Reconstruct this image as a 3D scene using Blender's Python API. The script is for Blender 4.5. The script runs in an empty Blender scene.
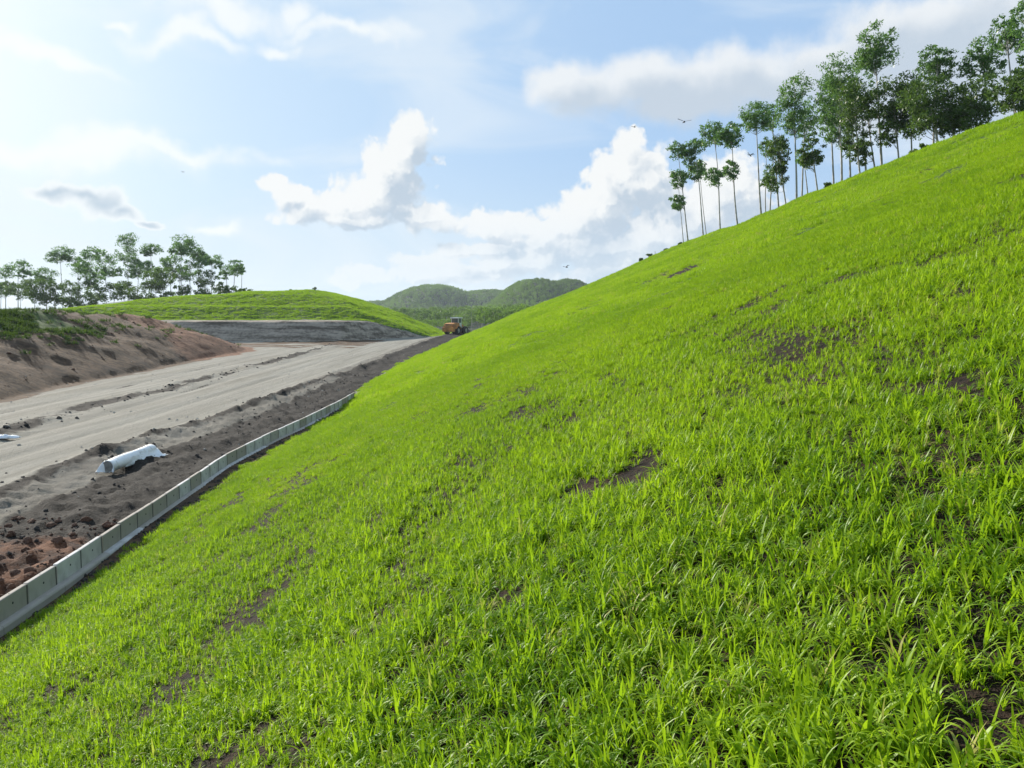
import bpy, bmesh, math, random
import numpy as np
from mathutils import Vector, Matrix, Euler

SC = bpy.context.scene
COL = SC.collection
R = math.radians
RNG = np.random.default_rng(7)
random.seed(7)

# ------------------------------------------------------------------ camera
F = 769.0
HZ = 318.0
CZ = 4.5
PITCH = math.atan((384 - HZ) / F)
CP, SP = math.cos(PITCH), math.sin(PITCH)
cd = bpy.data.cameras.new('camera')
cam = bpy.data.objects.new('camera', cd)
COL.objects.link(cam)
cd.sensor_width = 36
cd.lens = F / 1024 * 36
cd.clip_start = 0.05
cd.clip_end = 20000
cam.location = (0, 0, CZ)
cam.rotation_euler = (math.pi / 2 - PITCH, 0, 0)
SC.camera = cam


def ray(px, py):
    a = (px - 512) / F
    b = (384 - py) / F
    return np.array([a, CP + b * SP, b * CP - SP])


def at(px, py, Y):
    d = ray(px, py)
    return d * (Y / d[1]) + np.array([0, 0, CZ])


# ------------------------------------------------------------------ numpy noise
def _hash(ix, iy, seed):
    n = (ix.astype(np.int64) * 374761393 + iy.astype(np.int64) * 668265263 + seed * 1442695041) & 0x7fffffff
    n = ((n ^ (n >> 13)) * 1274126177) & 0x7fffffff
    n = n ^ (n >> 16)
    return (n & 0xffff) / 65535.0


def vnoise(x, y, seed=0):
    x = np.asarray(x, float); y = np.asarray(y, float)
    ix = np.floor(x); iy = np.floor(y)
    fx = x - ix; fy = y - iy
    fx = fx * fx * fx * (fx * (fx * 6 - 15) + 10)
    fy = fy * fy * fy * (fy * (fy * 6 - 15) + 10)
    a = _hash(ix, iy, seed); b = _hash(ix + 1, iy, seed)
    c = _hash(ix, iy + 1, seed); d = _hash(ix + 1, iy + 1, seed)
    return (a + (b - a) * fx) * (1 - fy) + (c + (d - c) * fx) * fy


def fbm(x, y, seed=0, octv=4):
    s = 0; a = 0.5; t = 0
    c, sn = 0.8, 0.6
    for i in range(octv):
        s = s + a * (vnoise(x, y, seed + i * 17) - 0.5)
        t += a
        x, y = 2.03 * (c * x - sn * y) + 3.1, 2.03 * (sn * x + c * y) - 1.7
        a *= 0.5
    return s / t * 2  # about -1..1


def sstep(a, b, x):
    t = np.clip((x - a) / (b - a), 0, 1)
    return t * t * (3 - 2 * t)


def smin(a, b, k):
    h = np.clip(0.5 + 0.5 * (b - a) / k, 0, 1)
    return b * (1 - h) + a * h - k * h * (1 - h)


def smax(a, b, k):
    return -smin(-a, -b, k)


def curve(pts):
    ys = np.array([p[0] for p in pts], float); xs = np.array([p[1] for p in pts], float)
    yy = np.arange(ys[0], ys[-1] + 0.25, 0.25)
    xx = np.interp(yy, ys, xs)
    k = np.hanning(15); k /= k.sum()
    xx = np.convolve(np.pad(xx, 7, mode='edge'), k, 'valid')
    return lambda Y: np.interp(Y, yy, xx)


WALL = curve([(-60, -7.0), (0, -7.1), (8, -7.25), (11.2, -7.43), (12.5, -7.53), (15.2, -7.8), (17.3, -8.0), (20.6, -8.3),
              (22, -8.52), (27, -8.57), (31, -8.45), (38, -8.5), (46, -8.75), (80, -9.2), (150, -9.0), (400, -9.0)])
TOE = curve([(-60, -6.6), (0, -6.7), (11, -7.0), (15, -7.35), (18, -7.55), (21, -7.75), (25, -7.95), (30, -7.95), (36, -8.2),
             (40, -8.5), (44, -9.1), (54, -9.6), (70, -10.1), (90, -9.5), (137, -9.2), (150, -8.2), (170, -6), (400, -6)])
HCAP = curve([(-60, 14.75), (95, 14.75), (110, 13.4), (125, 11.5), (145, 8.5), (160, 5.2), (185, 2.2), (210, 1.0), (400, 1.0)])
ZR = curve([(-100, 0), (35, 0), (60, .2), (90, .62), (120, .98), (150, 1.2), (170, 1.15), (260, 0.2), (500, 0)])
TOP = [(-260, 3.4), (-110, 3.8), (-82, 5.0), (-63, 8.2), (-50, 9.4), (-39, 9.9), (-33.5, 8.6), (-25.7, 5.7), (-15.5, 1.6), (-12.5, 0.4), (-5, -3), (50, -20)]
TX = np.array([p[0] for p in TOP]); TZ = np.array([p[1] for p in TOP])

def medge(Y):
    return np.interp(Y, [-60, 20, 39, 55, 90, 90.01], [-20, -24.5, -28.0, -29.8, -31.7, -31.7]) - 11.5 * np.clip((Y - 90) / 18, 0, 1.2) ** 1.7


# bare places on the slope: (x, y, radius across, radius along, strength), world metres
BARE = []


def height(X, Y, detail=True):
    X = np.asarray(X, float); Y = np.asarray(Y, float)
    zr = ZR(Y)
    toe = TOE(Y)
    und = fbm(X / 14, Y / 26, 3, 3)
    # ---- site level with ruts
    wl = WALL(Y)
    u = X - wl
    road = zr.copy()
    if detail:
        m = sstep(-6.2, -4.2, u) * sstep(-.1, -.6, u)
        road = road + m * (0.10 + 0.17 * fbm(X / .8, Y / 1.3, 11, 4) + .10 * fbm(X / .27, Y / .3, 12, 3))
        road = road + 0.22 * np.exp(-((u + np.interp(Y, [10, 25, 80], [4.3, 4.9, 3.4]) + .35 * fbm(Y / 7, X * 0, 5, 2)) / .5) ** 2) * (0.6 + fbm(X / .6, Y / 1.5, 6, 3))
        road = road + 0.2 * np.exp(-((X + 20.6 + .055 * (Y - 31) + .5 * fbm(Y / 6, X * 0 + 3, 7, 2)) / .9) ** 2) * (0.4 + 1.3 * fbm(X / .7, Y / 1.4, 8, 4)) * sstep(15, 30, Y)
        road = road - .07 * np.exp(-((X + 18.9 + .05 * (Y - 31)) / .3) ** 2) - .07 * np.exp(-((X + 16.6 + .035 * (Y - 31)) / .3) ** 2) - .06 * np.exp(-((X + 24 + .055 * (Y - 31)) / .35) ** 2)
        road = road + .035 * fbm(X / 1.2, Y / 14, 9, 3)
    # ---- big slope on the right
    s = (X - toe) * (32.2 / (25.2 - toe))
    sl = 0.40 * s + 0.0018 * s * s
    sl = sl + und * 0.35 * sstep(2, 10, s) + fbm(X / 3.1, Y / 5.0, 21, 3) * 0.10 * sstep(0.5, 3, s)
    if detail:
        sl = sl + fbm(X / .9, Y / 1.1, 22, 3) * 0.035 * sstep(0.3, 1, s)
    cap = HCAP(Y) - .7 * sstep(117, 119.5, Y) * sstep(150, 122, Y) + fbm(X / 5, Y / 6, 23, 4) * 0.36 - 0.02 * np.clip(X - 26, 0, 60)
    sl = smin(sl, cap - zr, 1.1)
    hill = zr + smax(sl, np.full_like(sl, -.02), .06)
    side = .115 * sstep(11.5, 16, Y) * (Y < 60)
    z = np.where(X > toe, np.maximum(hill, zr + side), np.where(X > wl + .1, np.maximum(road, zr + side), road))
    # ---- spoil mound on the left, along the road
    me = medge(Y) + .8 * fbm(Y / 7, X * 0 + .5, 31, 3)
    prof = np.clip((me - X) / 12.5, 0, 1)
    mh = np.interp(Y, [-60, 20, 58, 69, 76, 84, 92, 99, 104, 108, 110], [4.4, 4.6, 4.7, 4.7, 4.6, 4.4, 4.0, 3.4, 2.2, .7, 0])
    mh = mh * (1 - .35 * sstep(-60, -78, X) * sstep(60, 85, Y))
    mound = mh * (prof ** .8) * (1 + .12 * fbm(X / 7, Y / 7, 32, 3)) + prof * (1 - prof) * .9 * fbm(X / 3.5, Y / 4, 34, 4)
    if detail:
        mound = mound + np.clip(prof * 4, 0, 1) * (mh > .3) * (.20 * fbm(X / 1.5, Y / 1.5, 33, 5) + .22 * np.maximum(fbm(X / 2.2, Y / 3.1, 35, 4), 0))
    z = z + np.where(X < me, np.maximum(mound, 0), 0)
    # ---- grassy hill behind the mound
    yf = np.interp(X, [-200, -50, -26, -20, -14, 0], [112, 113, 116, 124, 136, 150])
    d = Y - yf + 1.2 * fbm(X / 8, Y / 30, 41, 3)
    emb = np.interp(X, [-60, -48, -25, -17], [1.0, 1.0, 1.0, .30])
    front = np.interp(d, [-200, 0, 4.2, 9.5, 16, 18.5, 27, 29, 36, 400], [0, 0, 3.0, 3.25, 5.3, 5.5, 7.6, 7.8, 9.2, 9.4])
    soft = np.interp(d, [-200, 0, 12, 36, 400], [0, 0, 3.4, 9.2, 9.4])
    fr = front * emb + soft * (1 - emb)
    top = np.interp(X, TX, TZ) - zr
    gh = smin(fr, np.maximum(top + .25 * fbm(X / 5, Y / 9, 42, 3), -1), 1.0) + .10 * fbm(X / 2.2, Y / 2.2, 43, 3) * sstep(.5, 2, d)
    gh = np.where(X < -9, np.maximum(gh, 0), 0) * sstep(np.interp(X, [-70, -45], [320, 215]), np.interp(X, [-70, -45], [215, 170]), Y)
    height.gh = gh; height.d = d
    z = np.where(gh > 0, np.maximum(z, zr + gh), z)
    # ---- far country
    far = sstep(190, 300, Y)
    z = z * (1 - far * (X > -9)) + far * (X > -9) * (1.0 + 1.2 * fbm(X / 60, Y / 60, 51, 3))

    def bump(cx, cy, h, sx, sy, p=2.0, rot=0.0):
        dx = X - cx; dy = Y - cy
        c, s_ = math.cos(rot), math.sin(rot)
        a = (c * dx + s_ * dy) / sx; b = (-s_ * dx + c * dy) / sy
        return h * np.exp(-(a * a + b * b) ** (p / 2))
    mts = smax(smax(bump(-100, 1000, 42, 76, 120, 2.3), bump(-35, 1030, 37, 70, 130, 2.4), 6), bump(-178, 1010, 22, 62, 100), 5)
    mts2 = smax(smax(bump(22, 720, 35.5, 44, 90, 2.3), bump(52, 735, 34.5, 36, 90, 2.6), 5), smax(bump(95, 760, 30, 60, 110), bump(-20, 700, 9, 50, 80), 4), 4)
    mts3 = smax(bump(-5, 470, 5, 42, 60), bump(60, 480, 8, 50, 80), 2)
    mts4 = bump(420, 1150, 40, 200, 160) + bump(-520, 1250, 36, 210, 170) + bump(-300, 1500, 22, 160, 120)
    mm = smax(smax(mts, mts2, 3), mts3, 2) + mts4
    z = z + mm * (1 + .05 * fbm(X / 60, Y / 80, 55, 2)) * sstep(330, 420, Y)
    back = sstep(-4, -60, Y) * 0
    return z + back


def ground_hit(px, py, tmax=900):
    d = ray(px, py)
    t = np.geomspace(0.8, tmax, 6000)
    P = d[None] * t[:, None]
    zz = height(P[:, 0], P[:, 1]) - (P[:, 2] + CZ)
    i = np.argmax(zz > 0)
    return P[i] + np.array([0, 0, CZ])


for (px, py, rx, ry, st) in [(634, 472, 34, 11, 1.25), (585, 488, 30, 7, .95), (545, 549, 20, 5, .6), (302, 558, 20, 5, .5), (222, 612, 16, 5, .45),
                             (186, 640, 12, 4, .3), (852, 323, 30, 2.4, .55), (905, 313, 26, 2, .35), (965, 384, 18, 7, .7), (376, 520, 12, 6, .8),
                             (683, 271, 22, 1.6, 1.0), (660, 276, 14, 1.5, .8), (985, 712, 40, 24, .75), (925, 640, 18, 6, .45), (585, 585, 20, 8, .6),
                             (955, 297, 30, 3, .6), (530, 412, 26, 5, .5), (560, 425, 24, 5, .5), (500, 606, 30, 9, .5),
                             (690, 345, 25, 2.5, .4), (760, 300, 25, 2.5, .4), (548, 768, 14, 8, .5), (905, 185, 30, 2, .5), (940, 165, 30, 2, .5),
                             (715, 580, 18, 7, .5), (840, 610, 20, 8, .5), (700, 430, 24, 5, .4)]:
    c = ground_hit(px, py)
    a = ground_hit(px, py - ry * 1.2); b = ground_hit(px, py + ry * 1.9)
    c = (a + b) / 2
    ra = 0.5 * np.linalg.norm((a - b)[:2]); rc = rx * c[1] / F
    ang = math.atan2(c[0], c[1])
    BARE.append((c[0], c[1], rc, ra, ang, st))


def bare_mask(X, Y):
    m = np.zeros_like(X)
    for (cx, cy, rc, ra, ang, st) in BARE:
        dx = X - cx; dy = Y - cy
        ca, sa = math.cos(ang), math.sin(ang)
        p = (ca * dx - sa * dy) / rc; q = (sa * dx + ca * dy) / ra
        r = np.sqrt(p * p + q * q)
        m = np.maximum(m, st * sstep(1.40, .40, r + .5 * fbm(X / (rc * .7 + .1), Y / (ra * .5 + .1), 61, 3) + .35 * fbm(X / .22, Y / .3, 62, 2)))
    return m


# ------------------------------------------------------------------ material helpers
def mat(name):
    m = bpy.data.materials.new(name); m.use_nodes = True
    nt = m.node_tree
    for n in list(nt.nodes):
        nt.nodes.remove(n)
    return m, nt


class NT:
    """small node-writing helper"""
    def __init__(self, nt):
        self.nt = nt; self.L = nt.links

    def n(self, t, **kw):
        n = self.nt.nodes.new(t)
        for k, v in kw.items():
            setattr(n, k, v)
        return n

    def put(self, sock, v):
        if isinstance(v, bpy.types.NodeSocket):
            self.L.new(v, sock)
        elif v is not None:
            if hasattr(sock, 'default_value'):
                if isinstance(v, (tuple, list)) and len(v) == 3 and sock.type == 'RGBA':
                    v = (*v, 1)
                sock.default_value = v

    def math(self, op, a, b=None, c=None, clamp=False):
        n = self.n('ShaderNodeMath', operation=op); n.use_clamp = clamp
        self.put(n.inputs[0], a); self.put(n.inputs[1], b); self.put(n.inputs[2], c)
        return n.outputs[0]

    def vec(self, op, a, b=None, c=None):
        n = self.n('ShaderNodeVectorMath', operation=op)
        self.put(n.inputs[0], a); self.put(n.inputs[1], b); self.put(n.inputs[2], c)
        return n.outputs['Value'] if op in ('LENGTH', 'DOT_PRODUCT') else n.outputs[0]

    def mix(self, f, a, b, mode='MIX'):
        n = self.n('ShaderNodeMix', data_type='RGBA', blend_type=mode)
        self.put(n.inputs[0], f); self.put(n.inputs[6], a); self.put(n.inputs[7], b)
        return n.outputs[2]

    def noise(self, vec, scale, detail=3, rough=.55, lac=2.0, dist=0.0, dim='3D'):
        n = self.n('ShaderNodeTexNoise', noise_dimensions=dim)
        self.put(n.inputs['Vector'], vec); n.inputs['Scale'].default_value = scale
        n.inputs['Detail'].default_value = detail; n.inputs['Roughness'].default_value = rough
        n.inputs['Lacunarity'].default_value = lac; n.inputs['Distortion'].default_value = dist
        return n.outputs[0]

    def ramp(self, f, lo, hi, a=0.0, b=1.0, smooth=True):
        n = self.n('ShaderNodeMapRange', interpolation_type='SMOOTHSTEP' if smooth else 'LINEAR')
        self.put(n.inputs[0], f); n.inputs[1].default_value = lo; n.inputs[2].default_value = hi
        n.inputs[3].default_value = a; n.inputs[4].default_value = b
        return n.outputs[0]

    def attr(self, name, kind='GEOMETRY'):
        n = self.n('ShaderNodeAttribute', attribute_name=name, attribute_type=kind)
        return n.outputs['Fac']

    def bsdf(self, color, rough=.8, normal=None, **kw):
        n = self.n('ShaderNodeBsdfPrincipled')
        self.put(n.inputs['Base Color'], color); self.put(n.inputs['Roughness'], rough)
        for k, v in kw.items():
            self.put(n.inputs[k.replace('_', ' ')], v)
        if normal is not None:
            self.put(n.inputs['Normal'], normal)
        return n.outputs[0]

    def bump(self, h, strength=.5, dist=.05):
        n = self.n('ShaderNodeBump'); n.inputs['Strength'].default_value = strength
        n.inputs['Distance'].default_value = dist
        self.put(n.inputs['Height'], h)
        return n.outputs[0]

    def out(self, s, vol=None):
        n = self.n('ShaderNodeOutputMaterial')
        if s is not None:
            self.L.new(s, n.inputs['Surface'])
        if vol is not None:
            self.L.new(vol, n.inputs['Volume'])


def simple(name, col, rough=.6, metal=0.0, var=.25, scale=3.0, bump=0.0, spec=None):
    m, nt = mat(name); t = NT(nt)
    co = t.n('ShaderNodeTexCoord').outputs['Object']
    f = t.noise(co, scale, 5, .6)
    k = t.ramp(f, .3, .7, 1 - var, 1 + var * .6)
    c = t.vec('MULTIPLY', (col[0], col[1], col[2]), k)
    n = t.bump(f, bump, .02) if bump else None
    kw = {'Metallic': metal}
    if spec is not None:
        kw['Specular_IOR_Level'] = spec
    t.out(t.bsdf(c, rough, n, **kw))
    return m


def leaf_mat(name, col, col2, trans=.45, transcol=None, inst=False, gloss=.25, sheen_rough=.45, straw=None):
    m, nt = mat(name); t = NT(nt)
    oi = t.n('ShaderNodeObjectInfo').outputs['Random']
    if inst:
        f = t.math('ADD', t.math('MULTIPLY', oi, .45), t.math('MULTIPLY', t.attr('tint', 'INSTANCER'), .75))
        f = t.math('MULTIPLY', f, 1.0, clamp=True)
    else:
        g = t.attr('shade')
        f = t.math('ADD', t.math('MULTIPLY', oi, .35), t.math('MULTIPLY', g, .65))
    c = t.mix(f, col, col2)
    if straw:
        c = t.mix(t.ramp(oi, .955, .975, 0, .8), c, straw)
    d = t.n('ShaderNodeBsdfDiffuse'); t.put(d.inputs[0], c)
    tr = t.n('ShaderNodeBsdfTranslucent')
    tc = t.mix(.5, c, transcol, 'MIX') if transcol else c
    t.put(tr.inputs[0], tc)
    mx = t.n('ShaderNodeMixShader'); mx.inputs[0].default_value = trans
    t.L.new(d.outputs[0], mx.inputs[1]); t.L.new(tr.outputs[0], mx.inputs[2])
    g = t.n('ShaderNodeBsdfGlossy'); g.inputs['Roughness'].default_value = sheen_rough
    g.inputs['Color'].default_value = (.9, .9, .9, 1)
    fr = t.n('ShaderNodeFresnel'); fr.inputs[0].default_value = 1.4
    mg = t.n('ShaderNodeMixShader'); t.put(mg.inputs[0], t.math('MULTIPLY', fr.outputs[0], gloss))
    t.L.new(mx.outputs[0], mg.inputs[1]); t.L.new(g.outputs[0], mg.inputs[2])
    t.out(mg.outputs[0])
    return m


# ------------------------------------------------------------------ object helpers
def mesh_obj(name, verts, faces, material=None, parent=None, smooth=True, loop_attr=None):
    me = bpy.data.meshes.new(name)
    me.from_pydata([tuple(v) for v in verts], [], [tuple(f) for f in faces])
    if material:
        for m in (material if isinstance(material, (list, tuple)) else [material]):
            me.materials.append(m)
    if smooth:
        me.polygons.foreach_set('use_smooth', np.ones(len(me.polygons), bool))
    me.update()
    o = bpy.data.objects.new(name, me); COL.objects.link(o)
    if parent:
        o.parent = parent
    return o


def np_mesh(name, V, Q, material=None):
    """fast mesh from an (n,3) vertex array and an (m,k) face array"""
    V = np.asarray(V, np.float32); Q = np.asarray(Q, np.int32)
    me = bpy.data.meshes.new(name)
    k = Q.shape[1]
    me.vertices.add(len(V)); me.vertices.foreach_set('co', V.ravel())
    me.loops.add(Q.size); me.loops.foreach_set('vertex_index', Q.ravel())
    me.polygons.add(len(Q)); me.polygons.foreach_set('loop_start', np.arange(len(Q), dtype=np.int32) * k)
    me.update(calc_edges=True)
    if material:
        me.materials.append(material)
    return me


def link(name, me, parent=None):
    o = bpy.data.objects.new(name, me); COL.objects.link(o)
    if parent:
        o.parent = parent
    return o


def bm_obj(name, bm, material, parent=None, smooth=False):
    me = bpy.data.meshes.new(name); bm.to_mesh(me); bm.free()
    for m in (material if isinstance(material, (list, tuple)) else [material]):
        me.materials.append(m)
    if smooth:
        me.polygons.foreach_set('use_smooth', np.ones(len(me.polygons), bool))
    return link(name, me, parent)


def thing(name, label, cat, loc=(0, 0, 0), rz=0.0, group=None):
    o = bpy.data.objects.new(name, None); COL.objects.link(o)
    o.location = tuple(float(v) for v in loc); o.rotation_euler = (0, 0, rz)
    o.empty_display_size = .2
    tag(o, label, cat, group)
    return o


def tag(o, label, cat, group=None):
    o['label'] = label; o['category'] = cat
    if group:
        o['group'] = group
    return o


def add_box(bm, c, s, bevel=0.0, rot=None, mi=0):
    r = bmesh.ops.create_cube(bm, size=1.0)
    vs = r['verts']
    M = Matrix.Translation(c) @ (rot.to_matrix().to_4x4() if rot else Matrix.Identity(4)) @ Matrix.Diagonal((*s, 1))
    bmesh.ops.transform(bm, matrix=M, verts=vs)
    fs = list({f for v in vs for f in v.link_faces})
    for f in fs:
        f.material_index = mi
    if bevel:
        es = list({e for v in vs for e in v.link_edges})
        r2 = bmesh.ops.bevel(bm, geom=es, offset=bevel, segments=2, affect='EDGES', profile=.6)
        for f in r2['faces']:
            f.material_index = mi


def add_cyl(bm, c, r, depth, axis='Z', seg=20, r2=None, mi=0, bevel=0.0):
    q = bmesh.ops.create_cone(bm, cap_ends=True, segments=seg, radius1=r, radius2=r if r2 is None else r2, depth=depth)
    M = {'Z': Matrix.Identity(4), 'X': Matrix.Rotation(math.pi / 2, 4, 'Y'), 'Y': Matrix.Rotation(math.pi / 2, 4, 'X')}[axis]
    bmesh.ops.transform(bm, matrix=Matrix.Translation(c) @ M, verts=q['verts'])
    for f in {f for v in q['verts'] for f in v.link_faces}:
        f.material_index = mi


def prism(bm, pts, x0, x1, bevel=0.0, mi=0):
    """profile points (y,z) extruded along x"""
    a = [bm.verts.new((x0, y, z)) for y, z in pts]
    b = [bm.verts.new((x1, y, z)) for y, z in pts]
    n = len(pts)
    fs = [bm.faces.new(list(reversed(a))), bm.faces.new(b)]
    for i in range(n):
        fs.append(bm.faces.new((a[i], a[(i + 1) % n], b[(i + 1) % n], b[i])))
    for f in fs:
        f.material_index = mi
    bmesh.ops.recalc_face_normals(bm, faces=fs)
    if bevel:
        es = list({e for f in fs for e in f.edges})
        bmesh.ops.bevel(bm, geom=es, offset=bevel, segments=2, affect='EDGES')


# ------------------------------------------------------------------ terrain
def terrain_material():
    m, nt = mat('earth'); t = NT(nt)
    co = t.n('ShaderNodeTexCoord').outputs['Object']
    n1 = t.noise(co, .35, 4, .6); n2 = t.noise(co, 2.2, 5, .65); n3 = t.noise(co, 11, 4, .7)
    st = t.noise(t.vec('MULTIPLY', co, (2.2, .07, 1.0)), 1.0, 5, .6)
    st2 = t.noise(t.vec('MULTIPLY', co, (.55, .03, 1.0)), 1.0, 4, .6)
    nn = t.math('ADD', t.math('MULTIPLY', n1, .5), t.math('MULTIPLY', n2, .5))

    def msk(a, w=.5, lo=.42, hi=.62, src=None):
        return t.ramp(t.math('ADD', t.attr(a), t.math('MULTIPLY', t.math('SUBTRACT', src or nn, .5), w)), lo, hi)

    def two(a, b, f, lo=.35, hi=.65):
        return t.mix(t.ramp(f, lo, hi), a, b)
    pale = two((.205, .192, .158), (.295, .280, .238), st, .30, .70)
    pale = t.mix(t.ramp(st2, .48, .70, 0, .6), pale, (.16, .145, .11))
    pale = t.mix(t.ramp(n1, .45, .7, 0, .4), pale, (.27, .25, .21))
    pale = t.mix(t.ramp(n3, .55, .75, 0, .35), pale, (.20, .18, .15))
    fine = t.noise(t.vec('MULTIPLY', co, (9, .12, 1)), 1.0, 4, .7)
    pale = t.mix(t.ramp(fine, .54, .66, 0, .35), pale, (.15, .135, .105))
    pale = t.mix(t.ramp(n3, .60, .70, 0, .5), pale, (.36, .34, .29))
    mud = two((.008, .0065, .005), (.030, .025, .020), t.math('ADD', t.math('MULTIPLY', n2, .5), t.math('MULTIPLY', n3, .5)))
    mud = t.mix(t.ramp(n3, .58, .72, 0, .5), mud, (.085, .075, .062))
    grey = two((.060, .054, .045), (.145, .132, .11), n2)
    red = two((.035, .015, .009), (.15, .068, .036), n2, .35, .6)
    red = t.mix(t.ramp(n3, .6, .72, 0, .4), red, (.20, .115, .075))
    brown = two((.050, .029, .016), (.135, .082, .046), n2)
    brown = t.mix(t.ramp(n1, .52, .66, 0, .6), brown, (.075, .055, .040))
    bst = t.noise(t.vec('MULTIPLY', co, (.12, .5, 1.6)), 1.0, 5, .65)
    bank = two((.095, .075, .055), (.38, .32, .25), t.math('ADD', t.math('MULTIPLY', bst, .7), t.math('MULTIPLY', n2, .3)), .38, .62)
    green = two((.03, .065, .006), (.085, .15, .012), n2)
    weed = two((.025, .05, .012), (.07, .12, .025), n2)
    soil = two((.008, .005, .003), (.036, .019, .010), t.math('ADD', t.math('MULTIPLY', n2, .5), t.math('MULTIPLY', n3, .5)), .40, .62)
    wood = two((.018, .032, .012), (.04, .06, .02), n1)
    c = t.mix(msk('grey'), pale, grey)
    c = t.mix(msk('mud', .7), c, mud)
    c = t.mix(msk('red', .8), c, red)
    c = t.mix(msk('brown', .4), c, brown)
    c = t.mix(msk('rust', .6), c, two((.10, .045, .024), (.22, .105, .058), n2))
    c = t.mix(msk('bank', .5), c, bank)
    c = t.mix(msk('weed', .7), c, weed)
    c = t.mix(msk('green', .4), c, green)
    c = t.mix(msk('bare', .5), c, soil)
    c = t.mix(msk('wood', .3), c, wood)
    n4 = t.noise(co, 34, 3, .7)
    hb = t.math('ADD', t.math('MULTIPLY', n2, .5), t.math('ADD', t.math('MULTIPLY', n3, .45), t.math('MULTIPLY', n4, .2)))
    t.out(t.bsdf(c, .95, t.bump(hb, 1.0, .16), Specular_IOR_Level=.2))
    return m


EARTH = terrain_material()


def build_terrain():
    az = np.concatenate([np.arange(-180, -48, 3.0), np.arange(-48, 48.01, .17), np.arange(51, 180, 3.0)])
    az = np.radians(az)
    r = np.concatenate([[.008, .2], np.geomspace(.5, 105, 620), np.arange(105.3, 158, .30), np.geomspace(158.3, 2500, 300)])
    A, RR = np.meshgrid(az, r, indexing='ij')
    X = np.sin(A) * RR; Y = np.cos(A) * RR
    Z = height(X, Y)
    na, nr = X.shape
    GH = np.append(height.gh.ravel(), 0); GD = np.append(height.d.ravel(), -99)
    V = np.stack([X, Y, Z], -1).reshape(-1, 3)
    V = np.concatenate([V, [[0, 0, float(height(np.array([0.]), np.array([0.]))[0])]]])
    i, j = np.meshgrid(np.arange(na), np.arange(nr - 1), indexing='ij')
    i2 = (i + 1) % na
    Q = np.stack([i * nr + j, i * nr + j + 1, i2 * nr + j + 1, i2 * nr + j], -1).reshape(-1, 4)
    # normals of the whole sheet (so that the pieces meet without a seam)
    fn = np.cross(V[Q[:, 2]] - V[Q[:, 0]], V[Q[:, 1]] - V[Q[:, 3]])
    fn *= np.sign(fn[:, 2:3] + 1e-12)
    N = np.zeros_like(V)
    for k in range(4):
        np.add.at(N, Q[:, k], fn)
    N[-1] = (0, 0, 1)
    N /= np.linalg.norm(N, axis=1, keepdims=True) + 1e-9
    x, y, z = V.T
    wl = WALL(y); u = x - wl; toe = TOE(y)
    slope = x > toe
    A_ = {}
    apron = sstep(90, 102, y) * (x < -20) * (GH < .1) * (x > -60) * (.75 + .6 * fbm(x / 4, y / 3, 99, 3))
    A_['grey'] = ((u > -6) & ~slope) * .55 * sstep(-6, -4.8, u) + .75 * sstep(-14, -12.6, u) * sstep(-8, -10, u) * 0
    mud = sstep(-3.9, -2.6, u) * (~slope) * .85 + np.exp(-((u + np.interp(y, [10, 25, 80], [4.3, 4.9, 3.4]) + .35 * fbm(y / 4, x * 0, 97, 3)) / .6) ** 2) * .68 * (~slope)
    mud = np.maximum(mud, .72 * np.exp(-((x + 20.6 + .055 * (y - 31) + .5 * fbm(y / 6, x * 0 + 3, 7, 2)) / 1.05) ** 2) * 1.25 * sstep(10, 24, y) * (y < 130) * (.75 + .6 * fbm(x / 1.5, y / 5, 94, 3)))
    for xo, sl_, wd, st in ((18.9, .05, .35, .40), (16.6, .035, .35, .36), (24.0, .055, .5, .46), (14.6, .02, .3, .38)):
        mud = np.maximum(mud, st * np.exp(-((x + xo + sl_ * (y - 31) + .3 * fbm(y / 9, x * 0 + xo, 95, 2)) / wd) ** 2) * (~slope) * (.8 + .9 * fbm(x / 1., y / 7, 96, 3)))
        strip = ((x > wl - .1) & (x < toe + .35) & (y < 48)) * 1.0
    mud = np.maximum(mud * (1 - strip), .36 * strip)
    A_['mud'] = mud
    A_['red'] = 1.0 * sstep(16.5, 13.5, y) * sstep(-4.6, -3.6, u) * sstep(-.1, -.8, u) * (~slope)
    me = medge(y)
    onm = sstep(me + 2.6, me - .4, x + .9 * fbm(x / 2, y / 3, 93, 3)) * sstep(112, 107, y)
    A_['brown'] = np.maximum(np.maximum(onm, apron * .9), strip * .7)
    A_['rust'] = onm * sstep(74, 90, y + .5 * (x + 40)) * .9 + onm * .35 * sstep(me - 6, me - 1, x)
    gy = np.interp(x, [-200, -50, -26, -20, -14, 0], [112, 113, 116, 124, 136, 150])
    bl = np.interp(x, [-60, -27, -16, -14], [7.6, 7.2, 1.5, 0]) + 1.4 * fbm(x / 3, y / 3, 98, 3)
    A_['bank'] = sstep(.02, .25, GH) * sstep(bl + .5, bl - .5, GD)
    hg = sstep(bl - .2, bl + .6, GD) * sstep(.02, .2, GH) * (x < -11)
    A_['green'] = np.clip(np.maximum(hg * (y < 400), (slope & (y < 230)) * sstep(0, .4, x - toe)), 0, 1) * .8
    A_['weed'] = onm * (sstep(-35, -39, x) * sstep(75, 65, y) * .66 + .36 * sstep(-36, -46, x)) + .6 * (y > 165) * (x < -40)
    A_['bare'] = (bare_mask(x, y) * .6 + .36 + .26 * sstep(40, 12, np.hypot(x, y))) * slope * (y < 230) * (1 - .35 * sstep(25, 60, y))
    A_['wood'] = sstep(190, 240, y) * (x > -60) + sstep(300, 380, y) * (x <= -60)
    cen = V[Q].mean(1)
    cx, cy = cen[:, 0], cen[:, 1]
    ctoe = TOE(cy); cu = cx - WALL(cy)
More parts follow.
